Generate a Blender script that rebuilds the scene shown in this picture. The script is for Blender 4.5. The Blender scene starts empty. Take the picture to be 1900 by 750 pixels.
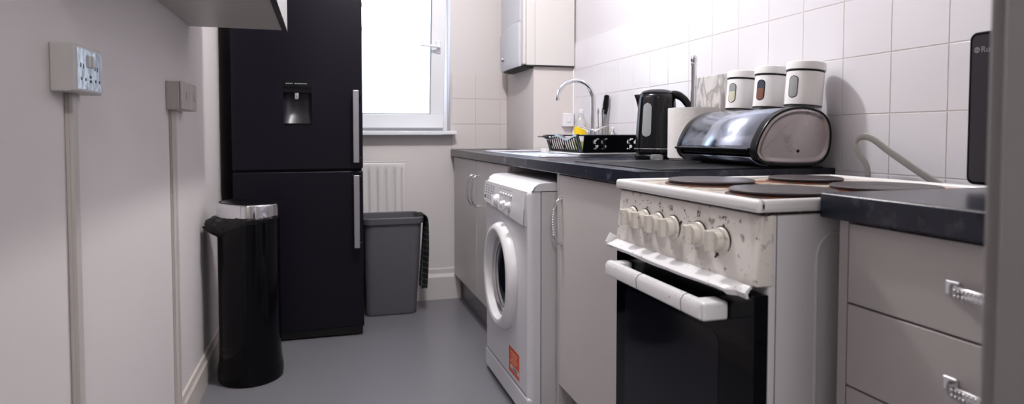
import bpy, bmesh, math, random
from mathutils import Vector, Matrix, Euler
random.seed(7)
S = bpy.context.scene
COL = S.collection
PI = math.pi

# ------------------------------------------------------------------ mesh builder
class MB:
    def __init__(s): s.bm = bmesh.new()
    def _merge(s, b):
        me = bpy.data.meshes.new('tmp'); b.to_mesh(me); b.free()
        s.bm.from_mesh(me); bpy.data.meshes.remove(me); return s
    def _bev(s, b, bev, seg, ang=25):
        if bev > 0:
            es = [e for e in b.edges if len(e.link_faces) == 2 and e.calc_face_angle(0) > math.radians(ang)]
            bmesh.ops.bevel(b, geom=es, offset=bev, segments=seg, profile=.5, affect='EDGES', clamp_overlap=True)
    def box(s, x0, x1, y0, y1, z0, z1, bev=0, seg=3, rot=None, piv=None):
        b = bmesh.new(); bmesh.ops.create_cube(b, size=1)
        for v in b.verts:
            v.co = Vector(((x0+x1)/2+v.co.x*(x1-x0), (y0+y1)/2+v.co.y*(y1-y0), (z0+z1)/2+v.co.z*(z1-z0)))
        s._bev(b, bev, seg)
        if rot:
            p = Vector(piv or ((x0+x1)/2, (y0+y1)/2, (z0+z1)/2)); R = Euler(rot).to_matrix()
            for v in b.verts: v.co = p + R @ (v.co-p)
        return s._merge(b)
    def prism(s, poly, axis, a, c, bev=0, seg=2):
        """poly in the plane perpendicular to axis: X->(y,z) Y->(x,z) Z->(x,y)"""
        b = bmesh.new()
        def mk(p, t):
            return {'X': (t, p[0], p[1]), 'Y': (p[0], t, p[1]), 'Z': (p[0], p[1], t)}[axis]
        A = [b.verts.new(mk(p, a)) for p in poly]; B = [b.verts.new(mk(p, c)) for p in poly]
        b.faces.new(A); b.faces.new(B[::-1]); n = len(poly)
        for i in range(n): b.faces.new((A[i], B[i], B[(i+1) % n], A[(i+1) % n]))
        bmesh.ops.recalc_face_normals(b, faces=b.faces)
        s._bev(b, bev, seg, 60)
        return s._merge(b)
    def surf(s, rows, closed_u=False, closed_v=False, cap=False):
        """rows: list of lists of points"""
        bm = s.bm; V = [[bm.verts.new(p) for p in r] for r in rows]; n = len(V); m = len(V[0])
        fs = []
        for i in range(n if closed_u else n-1):
            for j in range(m if closed_v else m-1):
                q = (V[i][j], V[(i+1) % n][j], V[(i+1) % n][(j+1) % m], V[i][(j+1) % m])
                try: fs.append(bm.faces.new(q))
                except ValueError: pass
        if cap:
            fs.append(bm.faces.new(V[0])); fs.append(bm.faces.new(V[-1][::-1]))
        bmesh.ops.recalc_face_normals(bm, faces=fs)
        return s
    def lathe(s, prof, c, n=48, sx=1, sy=1, axis='Z', cap=True, fn=None):
        rows = []
        for r, h in prof:
            row = []
            for k in range(n):
                a = 2*PI*k/n; u = r*math.cos(a)*sx; v = r*math.sin(a)*sy; w = h
                if fn: u, v, w = fn(u, v, w)
                if axis == 'Z': p = (c[0]+u, c[1]+v, c[2]+w)
                elif axis == 'X': p = (c[0]+w, c[1]+u, c[2]+v)
                else: p = (c[0]+u, c[1]+w, c[2]+v)
                row.append(p)
            rows.append(row)
        return s.surf(rows, closed_v=True, cap=cap)
    def tube(s, pts, r, n=14, smooth=0, flat=None, closed=False):
        P = [Vector(p) for p in pts]
        if smooth:
            Q = []
            m = len(P)
            for i in range(m-1):
                p0 = P[max(i-1, 0)]; p1 = P[i]; p2 = P[i+1]; p3 = P[min(i+2, m-1)]
                for k in range(smooth):
                    t = k/smooth
                    Q.append(.5*((2*p1)+(-p0+p2)*t+(2*p0-5*p1+4*p2-p3)*t*t+(-p0+3*p1-3*p2+p3)*t**3))
            Q.append(P[-1]); P = Q
        rows = []; up = None
        N = len(P)
        for i, p in enumerate(P):
            if closed: t = (P[(i+1) % N]-P[i-1]).normalized()
            else: t = (P[min(i+1, N-1)]-P[max(i-1, 0)]).normalized()
            if up is None:
                up = Vector((0, 0, 1)) if abs(t.z) < .9 else Vector((1, 0, 0))
            u = (up - t*up.dot(t)).normalized(); up = u; w = t.cross(u)
            rr = r[min(int(i*len(r)/N), len(r)-1)] if isinstance(r, (list, tuple)) else r
            row = []
            for k in range(n):
                a = 2*PI*k/n
                if flat:
                    G = Vector(flat); G = (G-t*G.dot(t)).normalized(); F = t.cross(G)
                    row.append(p+F*(rr*math.cos(a))+G*(rr*.25*math.sin(a)))
                else: row.append(p+u*(rr*math.cos(a))+w*(rr*math.sin(a)))
            rows.append(row)
        return s.surf(rows, closed_u=closed, closed_v=True, cap=not closed)
    def cyl(s, p0, p1, r, r1=None, n=32):
        p0 = Vector(p0); p1 = Vector(p1); t = (p1-p0).normalized()
        up = Vector((0, 0, 1)) if abs(t.z) < .9 else Vector((1, 0, 0))
        u = (up-t*up.dot(t)).normalized(); w = t.cross(u); r1 = r if r1 is None else r1
        rows = [[p+u*(q*math.cos(2*PI*k/n))+w*(q*math.sin(2*PI*k/n)) for k in range(n)] for p, q in ((p0, r), (p1, r1))]
        return s.surf(rows, closed_v=True, cap=True)
    def build(s, name, mat, parent=None, smooth=True, ang=38, wn=True):
        o = bpy.data.objects.new(name, bpy.data.meshes.new(name))
        off = Vector((0, 0, 0)); p = parent
        while p: off += p.location; p = p.parent
        for v in s.bm.verts: v.co -= off
        s.bm.to_mesh(o.data); s.bm.free()
        if smooth:
            o.data.shade_smooth(); o.data.set_sharp_from_angle(angle=math.radians(ang))
        o.data.materials.append(mat); COL.objects.link(o)
        if parent: o.parent = parent
        if smooth and wn:
            w_ = o.modifiers.new('normals', 'WEIGHTED_NORMAL'); w_.keep_sharp = True; w_.weight = 60
        return o

def tag(o, label, cat, group=None):
    o['label'] = label; o['category'] = cat
    if group: o['group'] = group
    return o
def thing(name, label, cat, loc, group=None):
    o = bpy.data.objects.new(name, None); COL.objects.link(o); o.location = loc; o.empty_display_size = .05
    return tag(o, label, cat, group)
def struct(o): o['kind'] = 'structure'; return o
def dup(root, loc, label=None):
    r = root.copy(); COL.objects.link(r); r.location = loc
    if label: r['label'] = label
    for ch in root.children:
        c = ch.copy(); COL.objects.link(c); c.parent = r
        for g in ch.children:
            d = g.copy(); COL.objects.link(d); d.parent = c
    return r

# ------------------------------------------------------------------ materials
def srgb(r, g, b):
    f = lambda c: (c/255/12.92 if c/255 <= .04045 else ((c/255+.055)/1.055)**2.4)
    return (f(r), f(g), f(b), 1)
def mat(name, col, rough=.5, metal=0, spec=.5, bump=0, bscale=50, var=0, vscale=3, coat=0, trans=0, ior=1.45, alpha=1, rvar=0):
    m = bpy.data.materials.new(name); m.use_nodes = True; N = m.node_tree.nodes; L = m.node_tree.links
    b = N['Principled BSDF']; b.inputs['Base Color'].default_value = col; b.inputs['Roughness'].default_value = rough
    b.inputs['Metallic'].default_value = metal; b.inputs['Specular IOR Level'].default_value = spec
    b.inputs['Coat Weight'].default_value = coat; b.inputs['Transmission Weight'].default_value = trans; b.inputs['IOR'].default_value = ior
    b.inputs['Alpha'].default_value = alpha
    tc = N.new('ShaderNodeTexCoord')
    def noise(sc, det=4):
        n = N.new('ShaderNodeTexNoise'); n.inputs['Scale'].default_value = sc; n.inputs['Detail'].default_value = det
        L.new(tc.outputs['Object'], n.inputs['Vector']); return n
    if var:
        n = noise(vscale); mx = N.new('ShaderNodeMix'); mx.data_type = 'RGBA'
        mx.inputs['A'].default_value = tuple(c*(1-var) for c in col[:3])+(1,); mx.inputs['B'].default_value = tuple(min(1, c*(1+var)) for c in col[:3])+(1,)
        L.new(n.outputs['Fac'], mx.inputs['Factor']); L.new(mx.outputs['Result'], b.inputs['Base Color'])
    if rvar:
        n = noise(vscale*2); mr = N.new('ShaderNodeMapRange'); mr.inputs['To Min'].default_value = max(0, rough-rvar); mr.inputs['To Max'].default_value = rough+rvar
        mr.inputs['From Min'].default_value = .3; mr.inputs['From Max'].default_value = .7
        L.new(n.outputs['Fac'], mr.inputs['Value']); L.new(mr.outputs['Result'], b.inputs['Roughness'])
    if bump:
        n = noise(bscale, 3); bp = N.new('ShaderNodeBump'); bp.inputs['Strength'].default_value = bump; bp.inputs['Distance'].default_value = .002
        L.new(n.outputs['Fac'], bp.inputs['Height']); L.new(bp.outputs['Normal'], b.inputs['Normal'])
    return m
def add_specks(m, col, scale, lo, hi, detail=5, amount=1, stretch=None, seed=0):
    """stains: mixes col over the present base colour where a noise is high"""
    N = m.node_tree.nodes; L = m.node_tree.links; b = N['Principled BSDF']; tc = N.new('ShaderNodeTexCoord')
    mp = N.new('ShaderNodeMapping'); L.new(tc.outputs['Object'], mp.inputs['Vector']); mp.inputs['Location'].default_value = (seed, seed*.7, 0)
    if stretch: mp.inputs['Scale'].default_value = stretch
    n = N.new('ShaderNodeTexNoise'); n.inputs['Scale'].default_value = scale; n.inputs['Detail'].default_value = detail
    L.new(mp.outputs['Vector'], n.inputs['Vector'])
    mr = N.new('ShaderNodeMapRange'); mr.inputs['From Min'].default_value = lo; mr.inputs['From Max'].default_value = hi; mr.inputs['To Max'].default_value = amount
    L.new(n.outputs['Fac'], mr.inputs['Value'])
    mx = N.new('ShaderNodeMix'); mx.data_type = 'RGBA'; mx.inputs['B'].default_value = col
    ic = b.inputs['Base Color']
    if ic.is_linked: L.new(ic.links[0].from_socket, mx.inputs['A'])
    else: mx.inputs['A'].default_value = ic.default_value
    L.new(mr.outputs['Result'], mx.inputs['Factor']); L.new(mx.outputs['Result'], ic)
    return m

M = {}
M['wall_l'] = mat('paint_left', srgb(222, 216, 216), .6, bump=.15, bscale=35, var=.02)
add_specks(M['wall_l'], srgb(150, 140, 132), 45, .76, .80, amount=.5, seed=3)
M['wall'] = mat('paint_warm', srgb(220, 214, 214), .55, bump=.15, bscale=30, var=.015)
M['wall_r'] = mat('paint_right', srgb(212, 209, 214), .8, spec=.2, bump=.1, bscale=30)
M['ceil'] = mat('ceiling_paint', srgb(232, 230, 229), .8)
M['hall'] = mat('hall_paint', srgb(190, 184, 180), .8)
M['jamb'] = mat('jamb_gloss_paint', srgb(140, 136, 136), .45, bump=.2, bscale=8, var=.04, vscale=12)
M['tile'] = mat('tile_glaze', srgb(224, 222, 228), .13, spec=.4, bump=.05, bscale=7, var=.01, vscale=5)
M['tile_b'] = mat('tile_cream_glaze', srgb(220, 213, 212), .35, bump=.06, bscale=9)
M['grout'] = mat('grout', srgb(214, 205, 205), .9)
M['grout_b'] = mat('grout_pale', srgb(208, 198, 194), .9)
M['floor'] = mat('grey_vinyl', srgb(116, 115, 122), .3, bump=.1, bscale=60, var=.03, vscale=1.5)
add_specks(M['floor'], srgb(134, 132, 138), 1.2, .35, .75, amount=.3, detail=3, seed=1)
M['skirt'] = mat('skirting_gloss', srgb(214, 208, 208), .35, var=.05, vscale=8)
M['skirt_l'] = mat('skirting_worn', srgb(204, 196, 190), .4, var=.08, vscale=8)
add_specks(M['skirt_l'], srgb(120, 90, 62), 14, .62, .76, amount=.6, seed=5)
M['upvc'] = mat('upvc', srgb(244, 245, 250), .3)
M['black_gap'] = mat('black_rubber', srgb(20, 20, 24), .5)
M['glass'] = mat('window_glass', (1, 1, 1, 1), .02, trans=1, ior=1.05)
M['cab'] = mat('cabinet_laminate', srgb(198, 192, 191), .34, var=.015, vscale=3)
M['cab_in'] = mat('cabinet_carcass', srgb(205, 199, 196), .45)
M['wallcab'] = mat('wall_cabinet_laminate', srgb(190, 186, 182), .4)
M['edge_grey'] = mat('cabinet_edge_grey', srgb(72, 70, 74), .4)
M['door_white'] = mat('gloss_white_door', srgb(225, 222, 222), .2)
M['plinth'] = mat('plinth_grey', srgb(128, 126, 132), .3)
M['chrome'] = mat('chrome', srgb(225, 225, 230), .1, 1)
M['brushed'] = mat('brushed_steel', srgb(196, 193, 194), .3, 1, bump=.1, bscale=120)
M['sink'] = mat('sink_steel', srgb(232, 232, 238), .3, 1)
M['steel_end'] = mat('bread_bin_steel', srgb(178, 170, 169), .34, 1, var=.1, vscale=14, rvar=.1)
M['steel_lid'] = mat('polished_lid_steel', srgb(176, 184, 202), .2, 1, var=.06, vscale=20, rvar=.07)
add_specks(M['steel_end'], srgb(150, 140, 140), 16, .55, .75, amount=.35, seed=4)
M['black_plastic'] = mat('black_plastic', srgb(10, 10, 13), .28, spec=.3)
M['kettle'] = mat('kettle_black_gloss', srgb(9, 11, 17), .16)
M['rim'] = mat('rack_rim_plastic', srgb(30, 34, 44), .12, spec=1.0)
M['black_gloss'] = mat('black_gloss', srgb(5, 5, 9), .14, spec=.22)
M['black_bag'] = mat('black_bin_bag', srgb(8, 8, 10), .22, bump=.6, bscale=40)
M['fridge'] = mat('fridge_black', srgb(17, 14, 24), .34, spec=.22, bump=.03, bscale=150)
M['fridge_dark'] = mat('fridge_plinth', srgb(10, 9, 13), .5)
M['recess'] = mat('dispenser_recess', srgb(36, 33, 41), .3)
M['handle_silver'] = mat('silver_handle', srgb(178, 178, 186), .32, .85)
M['text_grey'] = mat('pale_lettering', srgb(150, 150, 158), .5)
M['white_app'] = mat('white_enamel', srgb(226, 225, 228), .22)
M['washer'] = mat('washer_white', srgb(222, 221, 226), .25)
M['washer_side'] = mat('washer_side_white', srgb(206, 203, 205), .35)
add_specks(M['washer_side'], srgb(150, 146, 150), 6, .66, .74, amount=.4, seed=2)
M['dark_glass'] = mat('smoked_glass', srgb(22, 24, 32), .06)
M['marks'] = mat('grey_markings', srgb(84, 84, 94), .5)
M['cream'] = mat('aged_enamel', srgb(236, 231, 226), .28, var=.05, vscale=9)
add_specks(M['cream'], srgb(60, 50, 44), 95, .64, .69, amount=.8, seed=1)
add_specks(M['cream'], srgb(168, 158, 148), 16, .56, .72, amount=.6, stretch=(1, 1, .4), seed=6)
add_specks(M['cream'], srgb(92, 80, 70), 38, .63, .70, amount=.65, detail=8, seed=21)
M['hob_white'] = mat('hob_enamel', srgb(240, 239, 240), .2)
add_specks(M['hob_white'], srgb(120, 110, 104), 110, .72, .78, amount=.6, seed=2)
M['hob_top'] = mat('hob_top_enamel', srgb(215, 206, 192), .25)
add_specks(M['hob_top'], srgb(172, 104, 42), 12, .48, .66, amount=.9, seed=9)
add_specks(M['hob_top'], srgb(60, 30, 16), 40, .58, .68, amount=.8, seed=12)
M['cook_side'] = mat('cooker_side_enamel', srgb(230, 229, 234), .3, var=.03)
add_specks(M['cook_side'], srgb(70, 62, 56), 60, .73, .77, amount=.7, stretch=(1, 1, .3), seed=8)
M['grime'] = mat('baked_grime', srgb(38, 28, 22), .6, bump=.5, bscale=90)
M['rust'] = mat('rusty_ring', srgb(96, 48, 26), .5, bump=.5, bscale=60)
add_specks(M['rust'], srgb(45, 32, 28), 30, .45, .6, amount=.9)
M['plate'] = mat('hotplate_iron', srgb(66, 60, 62), .38, .3, bump=.3, bscale=40, var=.12, vscale=10)
M['knob'] = mat('knob_cream', srgb(224, 218, 210), .35, var=.04)
add_specks(M['knob'], srgb(110, 98, 86), 55, .62, .7, amount=.6, seed=4)
M['tape'] = mat('handle_white', srgb(236, 235, 238), .3)
add_specks(M['tape'], srgb(60, 55, 52), 130, .66, .70, amount=.7, seed=7)
M['oven_glass'] = mat('oven_black_glass', srgb(6, 6, 12), .06, spec=.16)
M['oven_win'] = mat('oven_window', srgb(20, 21, 29), .1, spec=.25)
M['paper'] = mat('kitchen_paper', srgb(228, 225, 224), .9, bump=.5, bscale=150)
M['marble'] = mat('marble_board', srgb(212, 208, 206), .22)
def marble_nodes():
    m = M['marble']; N = m.node_tree.nodes; L = m.node_tree.links; b = N['Principled BSDF']
    tc = N.new('ShaderNodeTexCoord'); mp = N.new('ShaderNodeMapping'); mp.inputs['Rotation'].default_value = (.75, 0, 0)
    mp.inputs['Scale'].default_value = (1, 2.4, .8)
    w = N.new('ShaderNodeTexNoise'); w.inputs['Scale'].default_value = 7; w.inputs['Detail'].default_value = 9; w.inputs['Distortion'].default_value = 1.2
    L.new(tc.outputs['Object'], mp.inputs['Vector']); L.new(mp.outputs['Vector'], w.inputs['Vector'])
    r = N.new('ShaderNodeValToRGB'); e = r.color_ramp.elements
    e[0].position = .38; e[0].color = srgb(206, 202, 201); e[1].position = .64; e[1].color = srgb(210, 206, 205)
    k = e.new(.5); k.color = srgb(150, 145, 144); k = e.new(.44); k.color = srgb(196, 192, 190); k = e.new(.56); k.color = srgb(182, 178, 176)
    L.new(w.outputs['Fac'], r.inputs['Fac']); L.new(r.outputs['Color'], b.inputs['Base Color'])
marble_nodes()
M['worktop'] = mat('slate_worktop', srgb(27, 31, 47), .24, spec=.5, bump=.06, bscale=200)
add_specks(M['worktop'], srgb(104, 108, 126), 20, .57, .74, amount=.7, seed=3)
add_specks(M['worktop'], srgb(22, 23, 30), 26, .5, .7, amount=.8, seed=8)
M['mat_black'] = mat('slate_mat', srgb(24, 24, 28), .4, bump=1, bscale=70)
M['canister'] = mat('canister_white', srgb(244, 242, 243), .2)
M['jar_glass'] = mat('jar_glass', srgb(150, 152, 155), .08, spec=.7)
M['jar_dark'] = mat('jar_contents_dark', srgb(52, 58, 74), .1)
M['jar_pale'] = mat('jar_contents_pale', srgb(206, 204, 184), .3)
M['jar_red'] = mat('jar_contents_red', srgb(128, 82, 70), .3)
M['cable'] = mat('grey_cable', srgb(128, 125, 123), .4)
M['socket'] = mat('socket_plastic', srgb(198, 194, 193), .35)
M['socket_plate'] = mat('socket_plate_film', srgb(205, 208, 216), .18, .35, bump=.4, bscale=40)
M['trunk'] = mat('trunking_plastic', srgb(196, 190, 186), .4)
M['rad'] = mat('radiator_enamel', srgb(224, 220, 221), .3)
M['grey_bin'] = mat('grey_bin_plastic', srgb(90, 88, 95), .5, spec=.3, bump=.15, bscale=120)
M['boiler'] = mat('boiler_white', srgb(208, 204, 203), .35)
M['boiler_front'] = mat('boiler_front_panel', srgb(200, 200, 207), .3)
M['box'] = mat('boxing_paint', srgb(210, 203, 201), .5)
M['yellow'] = mat('yellow_label', srgb(236, 200, 30), .4)
M['green_liquid'] = mat('green_liquid', srgb(170, 190, 60), .2)
M['clear'] = mat('clear_plastic', (.93, .93, .93, 1), .08, trans=.9, ior=1.3)
M['orange'] = mat('orange_sticker', srgb(222, 78, 36), .35)
M['pale_ink'] = mat('sticker_pale_ink', srgb(238, 170, 130), .5)
M['sticker_white'] = mat('sticker_white', srgb(225, 222, 220), .4)
M['blue_ink'] = mat('sticker_blue_ink', srgb(70, 90, 140), .4)
M['mw'] = mat('microwave_black', srgb(34, 32, 38), .16)
M['mw_door'] = mat('microwave_door_glass', srgb(60, 57, 63), .2)
M['checked'] = mat('checked_cloth', srgb(16, 17, 20), .75)
def checked_nodes():
    m = M['checked']; N = m.node_tree.nodes; L = m.node_tree.links; b = N['Principled BSDF']
    tc = N.new('ShaderNodeTexCoord'); sp = N.new('ShaderNodeSeparateXYZ'); L.new(tc.outputs['Object'], sp.inputs[0]); outs = []
    for ax in ('Y', 'Z'):
        a = N.new('ShaderNodeMath'); a.operation = 'PINGPONG'; a.inputs[1].default_value = .016; L.new(sp.outputs[ax], a.inputs[0])
        c = N.new('ShaderNodeMath'); c.operation = 'LESS_THAN'; c.inputs[1].default_value = .0018; L.new(a.outputs[0], c.inputs[0]); outs.append(c)
    mxm = N.new('ShaderNodeMath'); mxm.operation = 'MAXIMUM'; L.new(outs[0].outputs[0], mxm.inputs[0]); L.new(outs[1].outputs[0], mxm.inputs[1])
    mx = N.new('ShaderNodeMix'); mx.data_type = 'RGBA'; mx.inputs['A'].default_value = srgb(14, 15, 18); mx.inputs['B'].default_value = srgb(88, 92, 96)
    L.new(mxm.outputs[0], mx.inputs['Factor']); L.new(mx.outputs['Result'], b.inputs['Base Color'])
checked_nodes()

# ------------------------------------------------------------------ dimensions
XL, XR, YB, YN, ZC = -.47, 1.33, 3.83, .33, 2.45
WT = .910            # worktop top
WF = .742            # worktop front edge
FACE = .758          # cabinet door faces

# ------------------------------------------------------------------ the room
m = MB(); m.box(-1.2, 1.9, -1.7, 4.2, -.1, 0); struct(m.build('floor', M['floor'], smooth=False))
m = MB(); m.box(-1.2, 1.9, -1.7, 4.2, ZC, ZC+.1); struct(m.build('ceiling', M['ceil'], smooth=False))
m = MB(); m.box(XL-.12, XL, YN, YB+.3, 0, ZC); struct(m.build('wall_left', M['wall_l'], smooth=False))
m = MB(); m.box(XR+.008, XR+.12, YN, YB+.3, 0, ZC); wr = struct(m.build('wall_right', M['wall_r'], smooth=False))
WX0, WX1, WZ0, WZ1 = .08, .744, 1.0, 2.12
m = MB()
m.box(XL-.12, WX0, YB, YB+.3, 0, ZC); m.box(WX1, XR+.12, YB, YB+.3, 0, ZC)
m.box(WX0, WX1, YB, YB+.3, 0, WZ0); m.box(WX0, WX1, YB, YB+.3, WZ1, ZC)
wb = struct(m.build('wall_back', M['wall'], smooth=False))
# wall with the doorway the picture is taken through
m = MB(); m.box(XL-.12, -.33, .16, YN, 0, ZC); m.box(.50, XR+.12, .16, YN, 0, ZC); m.box(-.33, .50, .16, YN, 2.05, ZC)
struct(m.build('wall_near', M['hall'], smooth=False))
m = MB(); m.box(.480, .4995, .14, YN+.02, 0, 2.02, .004); m.box(-.3295, -.30, .14, YN+.02, 0, 2.02, .004); m.box(-.3295, .4995, .14, YN+.02, 2.0205, 2.0495, .004)
dj = struct(m.build('door_1', M['jamb']))
m = MB(); m.box(.487, .56, YN+.0205, YN+.036, 0, 2.09, .004)
struct(m.build('trim_1', M['jamb']))
# unseen hallway shell, added to keep sky light from flooding in behind the camera
m = MB(); m.box(-1.2, -1.1, -1.7, .16, 0, ZC); m.box(1.75, 1.85, -1.7, .16, 0, ZC); m.box(-1.1, 1.75, -1.7, -1.6, 0, ZC)
m.box(-1.1, XL-.12, .14, .24, 0, ZC); m.box(XR+.12, 1.75, .14, .24, 0, ZC)
struct(m.build('wall_hall', M['hall'], smooth=False))
# skirtings
m = MB(); m.prism([(XL, 0), (XL+.016, 0), (XL+.016, .09), (XL+.010, .10), (XL+.007, .118), (XL, .122)], 'Y', YN+.04, YB, 0)
struct(m.build('baseboard_left', M['skirt_l'], ang=20))
m = MB(); m.prism([(YB, 0), (YB-.03, 0), (YB-.03, .135), (YB-.022, .148), (YB-.012, .155), (YB-.012, .18), (YB-.004, .186), (YB, .186)], 'X', .19, FACE+.04)
struct(m.build('baseboard_back', M['skirt'], ang=20))

# tiles of the right wall
m = MB(); TP = .15; g = .0013
z0r = .902
for r in range(-2, 4):
    for c in range(-8, 18):
        y0 = 1.386+c*TP; y1 = y0+TP; zz0 = z0r+r*TP; zz1 = zz0+TP
        y0 = max(y0, YN+.0405); y1 = min(y1, YB)
        if y1-y0 < .02: continue
        tx, tz = random.uniform(-1, 1)*.0012, random.uniform(-1, 1)*.0012
        m.box(XR+.001, XR+.0078, y0+g, y1-g, zz0+g, zz1-g, .0014, 2, rot=(0, tx, tz))
tl = m.build('tiles', M['tile'], wr)
m = MB(); m.box(XR+.0022, XR+.0079, YN+.041, YB, z0r-2*TP, z0r+4*TP-.002); m.build('grout', M['grout'], wr, smooth=False)
m = MB()
for (xa, xb) in ((.751, .898), (.898, 1.055), (1.055, 1.0995)):
    for (za, zb) in ((WT+.001, 1.064), (1.064, 1.219), (1.219, 1.372)):
        m.box(xa+g, xb-g, YB-.0065, YB-.0008, za+g, zb-g, .0012, 2)
m.build('tiles', M['tile_b'], wb)
m = MB(); m.box(.751, 1.0995, YB-.004, YB-.0006, WT+.001, 1.371); m.build('grout', M['grout_b'], wb, smooth=False)

# boxing in the corner below the boiler
m = MB(); m.box(1.10, XR, 3.302, YB, WT+.002, ZC, .002); struct(m.build('trim_2', M['box']))
m = MB(); m.cyl((1.333, 3.297, WT+.003), (1.333, 3.297, 1.36), .006, n=12); struct(m.build('trim_3', M['upvc']))

# window --------------------------------------------------------------
YW = YB+.10
m = MB(); m.box(WX0+.001, WX1-.001, YB-.004, YW, 1.0007, 1.0218)
m.box(WX0-.02, .765, YB-.082, YB-.0005, 1.0005, 1.022, .004)
struct(m.build('trim_4', M['upvc']))
def frame_box(mb, x0, x1, z0, z1, w, y0, y1, bev=.004):
    mb.box(x0, x1, y0, y1, z0, z0+w, bev); mb.box(x0, x1, y0, y1, z1-w, z1, bev)
    mb.box(x0, x0+w, y0, y1, z0+w-.004, z1-w+.004, bev); mb.box(x1-w, x1, y0, y1, z0+w-.004, z1-w+.004, bev)
m = MB(); frame_box(m, WX0+.001, WX1-.001, 1.0225, WZ1-.001, .045, YW, YW+.065)
win = struct(m.build('window_1', M['upvc']))
SX0, SX1, SZ0, SZ1 = .118, .712, 1.045, 2.09
tilt = math.radians(7.5); piv = Vector((0, YW+.0, SZ0))
def tilted(mb):
    R = Matrix.Rotation(tilt, 3, 'X')
    for v in mb.bm.verts: v.co = piv+R@(v.co-piv)
    return mb
m = MB(); frame_box(m, SX0, SX1, SZ0, SZ1, .086, YW-.045, YW-.001, .007); tilted(m); sash = m.build('sash', M['upvc'], win)
m = MB(); frame_box(m, SX0+.083, SX1-.083, SZ0+.083, SZ1-.083, .006, YW-.04, YW-.03, .001); tilted(m); m.build('gasket', M['black_gap'], sash)
m = MB(); m.box(SX0+.082, SX1-.082, YW-.03, YW-.024, SZ0+.082, SZ1-.082); tilted(m); m.build('glass', M['glass'], sash)
m = MB(); m.box(.655, .683, YW-.056, YW-.0452, 1.50, 1.575, .006); m.cyl((.669, YW-.056, 1.537), (.669, YW-.085, 1.537), .009)
m.tube([(.672, YW-.085, 1.537), (.64, YW-.088, 1.54), (.60, YW-.09, 1.543), (.557, YW-.088, 1.545)], .0075, smooth=3); tilted(m); m.build('window_handle', M['upvc'], sash)

# ------------------------------------------------------------------ right wall units
def worktop_near():
    m = MB(); m.box(WF, XR, YN+.04, .815, WT-.039, WT, .004); return m.build('worktop', M['worktop'])
tag(worktop_near(), 'short dark slate-effect worktop piece right of the cooker, over the drawers', 'worktop')
# long worktop with a hole for the sink bowl and a notch round the boxing
SKX0, SKX1, SKY0, SKY1 = .815, 1.295, 2.36, 3.28
m = MB()
hx0, hx1, hy0, hy1 = .86, 1.16, 2.92, 3.22
m.box(WF, hx0, 1.405, YB-.031, WT-.039, WT, .0035); m.box(hx0-.002, XR, 1.405, hy0, WT-.039, WT)
m.box(hx1, XR, hy0-.001, 3.30, WT-.039, WT); m.box(hx0-.002, hx1+.001, hy1, 3.30, WT-.039, WT); m.box(hx0-.002, 1.098, 3.299, YB-.0008, WT-.039, WT)
m.box(WF+.001, hx0, YB-.035, YB-.0008, WT-.039, WT)
m.box(1.098, XR, 3.299, YB-.0008, WT-.039, WT-.001)
tag(m.build('worktop', M['worktop']), 'long dark slate-effect worktop running from the cooker to the back wall', 'worktop')

def bow_handle(mb, y, z0, z1, x=FACE, r=.0052, out=.032, twist=False):
    pts = [(x, y, z0), (x-out*.55, y, z0+.004), (x-out, y, z0+(z1-z0)*.22), (x-out*1.12, y, (z0+z1)/2), (x-out, y, z1-(z1-z0)*.22), (x-out*.55, y, z1-.004), (x, y, z1)]
    mb.tube(pts, r, smooth=5)
    if twist:
        for k in range(11):
            zz = z0+(z1-z0)*(.22+.56*k/10); xx = x-out*(1.0+.12*math.sin(PI*k/10))
            mb.lathe([(r*.8, -.003), (r*1.35, 0), (r*.8, .003)], (xx, y, zz), n=12)
# sink base unit, far
su = thing('sink_cabinet', 'pale grey two-door base cabinet under the sink, against the back wall', 'cabinet', (FACE+.02, 3.23, 0))
m = MB(); t = .018; Y0, Y1 = 2.632, YB-.032
m.box(FACE+.02, XR-.03, Y0, Y0+t, .15, WT-.0395); m.box(FACE+.02, XR-.03, Y1-t, Y1, .15, WT-.0395)
m.box(FACE+.02, XR-.03, Y0+t, Y1-t, .15, .168); m.box(XR-.05, XR-.03, Y0+t, Y1-t, .15, .6)
m.build('body', M['cab_in'], su, smooth=False)
for (a, c, hy) in ((Y0+.001, 3.212, 3.168), (3.215, Y1-.002, 3.262)):
    m = MB(); m.box(FACE, FACE+.0185, a, c, .152, WT-.044, .002); d = m.build('door', M['cab'], su)
    m = MB(); bow_handle(m, hy, .632, .788); m.build('handle', M['chrome'], d)
m = MB(); m.box(FACE+.05, FACE+.066, Y0, Y1, 0.001, .149); m.build('plinth', M['plinth'], su)
# near base unit
nc = thing('base_cabinet', 'pale grey single-door base cabinet between washing machine and cooker', 'cabinet', (FACE+.02, 1.72, 0))
m = MB(); Y0, Y1 = 1.42, 2.022
m.box(FACE+.02, XR-.03, Y0, Y0+t, .0, WT-.0395); m.box(FACE+.001, XR-.03, Y1-t, Y1, .0, WT-.0395)
m.box(FACE+.02, XR-.03, Y0+t, Y1-t, .15, .168); m.box(XR-.05, XR-.03, Y0+t, Y1-t, .15, .87)
m.build('body', M['cab_in'], nc, smooth=False)
m = MB(); m.box(FACE, FACE+.0185, Y0, Y1-t-.002, .152, WT-.044, .002); d = m.build('door', M['cab'], nc)
m = MB(); bow_handle(m, Y1-.046, .635, .785, twist=True, out=.027, r=.0042); m.box(FACE-.004, FACE+.0002, Y1-.055, Y1-.037, .778, .793, .002); m.box(FACE-.004, FACE+.0002, Y1-.055, Y1-.037, .627, .642, .002)
m.build('handle', M['chrome'], d)
m = MB(); m.box(FACE+.05, FACE+.066, Y0+t, Y1-t, 0.001, .149); m.build('plinth', M['plinth'], nc)
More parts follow.
